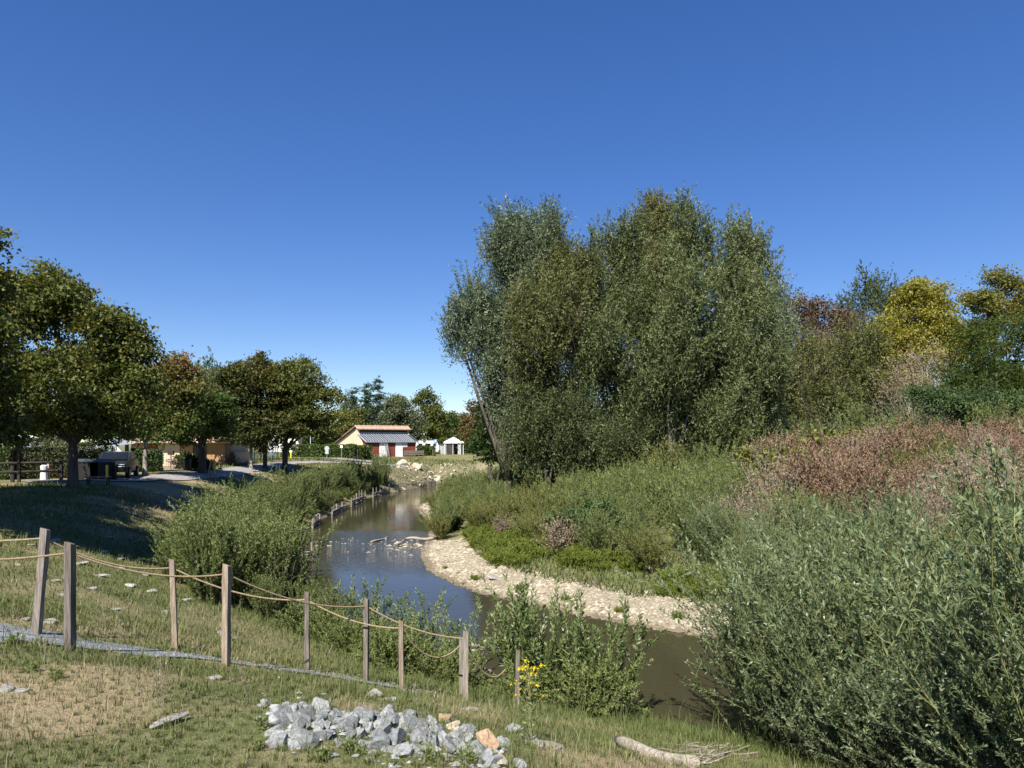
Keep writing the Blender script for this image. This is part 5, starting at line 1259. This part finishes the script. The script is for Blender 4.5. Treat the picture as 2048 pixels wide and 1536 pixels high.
pebbles('path_gravel', np.array(fx), np.array(fy), np.array(fs), [(.09, .1, .11), (.17, .18, .195), (.27, .285, .3), (.4, .41, .41)], 'loose blue-grey chippings on the footpath', .024)

# ------------------------------------------------------------------ driftwood, wattles, branch in the river
def log(name, p, q, r0, r1, label, group=None, mat='drift', cat='log', bend=.05, sides=12):
    p, q = Vector(p), Vector(q); b = MB(); n = 8; pts = []; rad = []
    side = (q-p).cross(Vector((0, 0, 1))).normalized()
    c = (p+q)/2
    for i in range(n+1):
        t = i/n; w = p.lerp(q, t)-c+side*bend*math.sin(t*5)+Vector((0, 0, bend*.5*math.sin(t*7))); pts.append(w); rad.append((r0+(r1-r0)*t)*(1+.12*random.uniform(-1, 1)))
    b.tube(pts, rad, sides)
    me = b.mesh(name, mat, True)
    for f in me.polygons:
        if len(f.vertices) > 4: f.use_smooth = False
    return tag(link(name, me, None, c), label, cat, group)
a, b = hit(1236, 1494), hit(1352, 1532); log('driftwood_log', a+Vector((0, 0, .06)), b+Vector((.1, -.1, .05)), .05, .062, 'pale bleached driftwood log at the bottom of the bank')
rr = random.Random(9)
for k in range(44):
    c = hit(rr.uniform(1345, 1470), rr.uniform(1492, 1530)); an = rr.gauss(.15, .45); ln = rr.uniform(.25, .7); r = rr.choice([.006, .008, .011, .02])
    v = Vector((math.cos(an), math.sin(an)*.6, rr.uniform(-.1, .1)))*ln/2; c.z += rr.uniform(.0, .09)
    log('driftwood_stick', c-v, c+v, r, r*.6, mat=rr.choice(['drift', 'weathered', 'weathered_dark', 'weathered']), label='bleached stick in the driftwood pile under the near thicket', group='sticks of the driftwood pile', bend=.03, sides=6)
for (x0, y0, x1, y1, r, lb) in ((940, 1290, 1006, 1300, .05, 'split pale plank behind the wide grey post'), (936, 1308, 975, 1280, .035, 'slanting pale stake behind the wide grey post'), (945, 1330, 985, 1345, .05, 'pale log end low behind the wide grey post'), (944, 1302, 1000, 1290, .03, 'thin pale pole above the log end behind the wide grey post')):
    d = 14.2; log('driftwood_log', at(x0, y0, d), at(x1, y1, d+.3), r, r*.8, lb, bend=.02)
# branch lying in the river
b0, b1, b2 = Vector((-8.0+.4, 35.6, .06)), Vector((-6.9, 36.4, .1)), Vector((-5.6, 34.0, .05))
log('branch', at(742, 1084, 35.4), at(778, 1074, 37), .05, .03, 'pale branch lying in the water upstream of the riffle', bend=.04)
log('branch', at(812, 1081, 35.7)+Vector((0, 0, .08)), at(872, 1080, 35.8)+Vector((0, 0, .1)), .06, .08, 'grey bent trunk lying across the riffle', bend=.12)
log('branch', at(786, 1094, 33.6), at(812, 1082, 35.2)+Vector((0, 0, .08)), .03, .05, 'dark end of the bent trunk dipping into the riffle', mat='weathered_dark', bend=.05)

# wattle bank guards: stakes holding stacked poles
def wattle(pts, label, ns, h=.5, poles=3, broken=False):
    c = Vector((pts[0][0], pts[0][1], 0)); e = empty('wattle_guard', c, label, 'bank guard', 'wattle guards at the left waterline')
    P_ = [Vector((x, y, 0))-c for x, y in pts]
    tot = len(P_)-1
    for i in range(ns):
        f = i/(ns-1)*tot; j = min(int(f), tot-1); q = P_[j].lerp(P_[j+1], f-j)
        hh = h*random.uniform(.8, 1.35); part('stake', MB().tube([(q.x, q.y, -.4), (q.x+random.uniform(-.04, .04), q.y, hh)], .045, 6), 'weathered_dark' if i % 2 else 'weathered', e)
    for i in range(tot):
        for k in range(poles):
            a, b = P_[i], P_[i+1]; dz = .06+k*h*.62/poles
            part('pole', MB().tube([a+Vector((-.06, .06, dz+random.uniform(-.04, .04))), (a+b)/2+Vector((0, .05, dz+random.uniform(-.03, .03))), b+Vector((.06, .06, dz+random.uniform(-.04, .04)))], [.05, .045, .04], 6), ('drift', 'weathered', 'weathered_dark')[k % 3], e)
wattle([(-12.2, 73), (-11.2, 76.5), (-10.0, 79.5), (-8.9, 82.5)], 'long stake-and-pole guard below the cream riprap', 11, 1.0, 4)
wattle([(-12.5, 64), (-12.3, 67), (-12.0, 69.5)], 'stake-and-pole guard where the bushes meet the riprap', 6, .7, 3)
wattle([(-12.4, 55), (-12.6, 58), (-12.5, 60.5)], 'pale stake-and-pole guard opposite the small green point', 6, .75, 4)
wattle([(-12.0, 47.5), (-12.3, 50), (-12.3, 52.5)], 'layered stake-and-pole guard left of the reflected doors', 6, .6, 4)
wattle([(-11.5, 41), (-11.9, 44)], 'low dark guard of poles under the left bushes', 5, .5, 3)
wattle([(-11.0, 34.6), (-10.8, 36.5), (-11.2, 38.6)], 'worn guard of poles at the stony point left of the riffle', 5, .35, 2)
wattle([(-8.9, 28.8), (-8.3, 29.6)], 'short high stack of poles held by two stakes at the left waterline', 3, .75, 5)
for k in range(18):
    y = rr.uniform(33, 62); x = float(np.interp(y, np.sort(LB[:, 1]), LB[np.argsort(LB[:, 1]), 0]))-rr.uniform(-.1, .8)
    stone(RC[k % 5], (x, y, max(.0, Hs(x, y))), rr.uniform(.06, .16), 'small cream stone at the left waterline', 'stones at the left waterline', sink=.3)
q = hit(993, 1158); stone(RP[2], q, .3, 'large flat cream stone lying on the pebble bar', None, zs=.7)
# log steps on the slope
for k in range(6):
    q = hit(500+k*8, 943+k*5.2); s = tag(link('log_step', MB().tube([(-.42, 0, .05), (.42, 0, .05)], .08, 8).mesh('log_step', 'weathered'), None, q, (0, 0, .15)), 'log step of the little stair down the slope by the pale trunk', 'step', 'log steps on the slope')

# ------------------------------------------------------------------ flowering ragwort and other weeds
def ragwort():
    p = hit(1058, 1488); e = empty('ragwort', p, 'tall yellow-flowering ragwort at the edge of the osiers', 'flower')
    rng = np.random.default_rng(6); b = MB(); hd = []
    b.tube([(0, 0, -.05), (.01, 0, .3), (0, 0, .62)], [.009, .007, .005], 6)
    for k in range(20):
        z = rng.uniform(.3, .62); a = rng.random()*6.28; r = rng.uniform(.03, .16)
        t = Vector((r*math.cos(a), r*math.sin(a), z+rng.uniform(.03, .16))); b.tube([(0, 0, z-.05), t*.5+Vector((0, 0, z*.5)), t], [.004, .003, .002], 4); hd.append(t)
    part('stem', b, 'stem_green', e)
    P_ = rng.normal(size=(14, 3))*np.array([.014, .014, .008])
    hm = leaves(P_, rng.normal(size=P_.shape), .018, .012, .3+.5*rng.random(14), rng, 'flower_head', 'flower')
    for t in hd: link('flower_head', hm, e, t, (0, 0, rng.random()*6))
    P_ = np.stack([rng.normal(size=140)*.05, rng.normal(size=140)*.05, rng.uniform(.08, .6, 140)], 1)
    link('leaves', leaves(P_, rng.normal(size=P_.shape), .05, .016, rng.random(140), rng, 'leaves', 'osier'), e)
ragwort()
proto('stalk', 'dry_stalk', 120, 3, .55, .2, 30, .035, .008, 'dry_brush', 'twig_grey', 2, .1, .0025, (0, 0), .4, .5, .02)
proto('herb', 'turf_herb', 121, 16, .2, .6, 120, .04, .012, 'brush', 'stem_green', 2, .3, .002, (0, 0), .05, .6, .06)
for k, (px, py) in enumerate(((330, 1425), (316, 1408), (232, 1345), (245, 1290), (200, 1262), (400, 1320), (500, 1400), (90, 1330), (850, 1500))):
    q = hit(px, py); shrub('stalk', q.x, q.y, 'thin dry weed stalk standing in the foreground turf', 'weed', 'dry stalks in the turf', random.uniform(.7, 1.2), z=q.z)
for k, (px, py) in enumerate(((360, 1300), (380, 1310), (410, 1306), (440, 1318), (270, 1330), (60, 1345), (110, 1360), (930, 1530), (700, 1510), (860, 1530), (520, 1460), (80, 1290), (30, 1290), (510, 1500), (640, 1520), (1200, 1500), (1180, 1480))):
    q = hit(px, py); shrub('herb', q.x, q.y, 'small leafy green herb in the foreground turf', 'weed', 'green herbs in the turf', random.uniform(.5, .95), z=q.z)

# ------------------------------------------------------------------ grass
def grass_blades(name, n, rmin, rmax, a0, a1, seed, label, hbase, wbase, left_only=True, pw=1.1, fine=False):
    rng = np.random.default_rng(seed)
    u = rng.random(n); e = 2-pw; r = (rmin**e+u*(rmax**e-rmin**e))**(1/e); a = rng.uniform(a0, a1, n)
    x, y = r*np.sin(a), r*np.cos(a); zz, dd, lf = land(x, y)
    # tufts: pull part of the blades together
    tx, ty = np.round(x/.16)*.16+.08*(vnoise(x*7, y*7, .5, 2)-.5), np.round(y/.16)*.16
    m = rng.random(n) < .6; x = np.where(m, x*.35+tx*.65, x); y = np.where(m, y*.35+ty*.65, y)
    zz, dd, lf = land(x, y); dr = dryness(x, y)
    onpath = pl_dist(x, y, np.array(mid)) < .3+.22*(vnoise(x, y, .4, 6))
    onroad = (pl_dist(x, y, np.array(PATH)) < 1.35) | ((y > 81) & (y < 88) & (x < -15))
    bald = (dr > .72) & (rng.random(n) < .35)
    k = (dd > .12) & (lf if left_only else ~lf) & ~(onpath & (rng.random(n) < .8)) & ~onroad & ~bald
    if not left_only: k &= (dd > 2.3+1.5*(fbm(x, y, 1.3, 21)-.5)) & (dd < 9)
    x, y, zz, dd, dr, r = x[k], y[k], zz[k], dd[k], dr[k], r[k]; n = len(x)
    lush = smooth(3.6, 1.2, dd)*smooth(40, 22, y)
    tall = .55+.9*fbm(x, y, .9, 33)+1.1*lush
    h = hbase*(1+r/22)*tall*(.45+rng.random(n))*(.6+.9*vnoise(x*6, y*6, 1, 9)); w = wbase*(1+r/5.5)*(.7+.6*rng.random(n))
    az = rng.random(n)*6.28; ln = h*(.25+.75*rng.random(n)); fx, fy = np.cos(az), np.sin(az)
    p = np.stack([x, y, zz-.01], 1); sdv = np.stack([-fy, fx, 0*fx], 1)*w[:, None]*.5
    mid_ = p+np.stack([fx*ln*.35, fy*ln*.35, h*.6], 1); tip = p+np.stack([fx*ln, fy*ln, h*(.8+.2*rng.random(n))], 1)
    i = np.arange(n)
    if fine:
        V = np.stack([p-sdv, p+sdv, mid_+sdv*.7, mid_-sdv*.7, tip], 1).reshape(-1, 3); i = i*5; m = 5
        Q = np.stack([np.stack([i, i+1, i+2], 1), np.stack([i, i+2, i+3], 1), np.stack([i+3, i+2, i+4], 1)], 1).reshape(-1, 3)
    else:
        V = np.stack([p-sdv, p+sdv, tip], 1).reshape(-1, 3); m = 3; Q = np.arange(3*n).reshape(n, 3)
    t = np.clip(.15+.42*dr+.24*rng.normal(size=n)-.16*lush+.3*(fbm(x, y, 1.4, 44)-.5), 0, 1)
    ob = link(name, np_mesh(name, V, Q, 'grass', {'tint': np.repeat(t, m)}))
    return tag(ob, label, 'grass', kind='stuff')
M['grass'] = leaf_mat('grass_blades', [(.085, .115, .03), (.125, .145, .046), (.18, .175, .075), (.27, .235, .13), (.37, .315, .19)], .25, .6, .2)
grass_blades('grass', 215000, 2.6, 13, -.78, .62, 301, 'short patchy green and straw turf in the foreground', .043, .0023, fine=True)
grass_blades('grass', 9000, 2.8, 12, -.78, .62, 305, 'longer wispy straw blades over the foreground turf', .13, .0022, fine=True)
grass_blades('grass', 130000, 10, 40, -.72, .3, 302, 'turf of the grassy slope behind the rope fence', .055, .0042)
grass_blades('grass', 36000, 38, 95, -.42, -.05, 303, 'turf of the far bank and lawn', .05, .006, pw=1.0)
grass_blades('grass', 46000, 17, 36, -.2, .62, 304, 'green grass between the pebble bar and the brush', .1, .008, left_only=False)
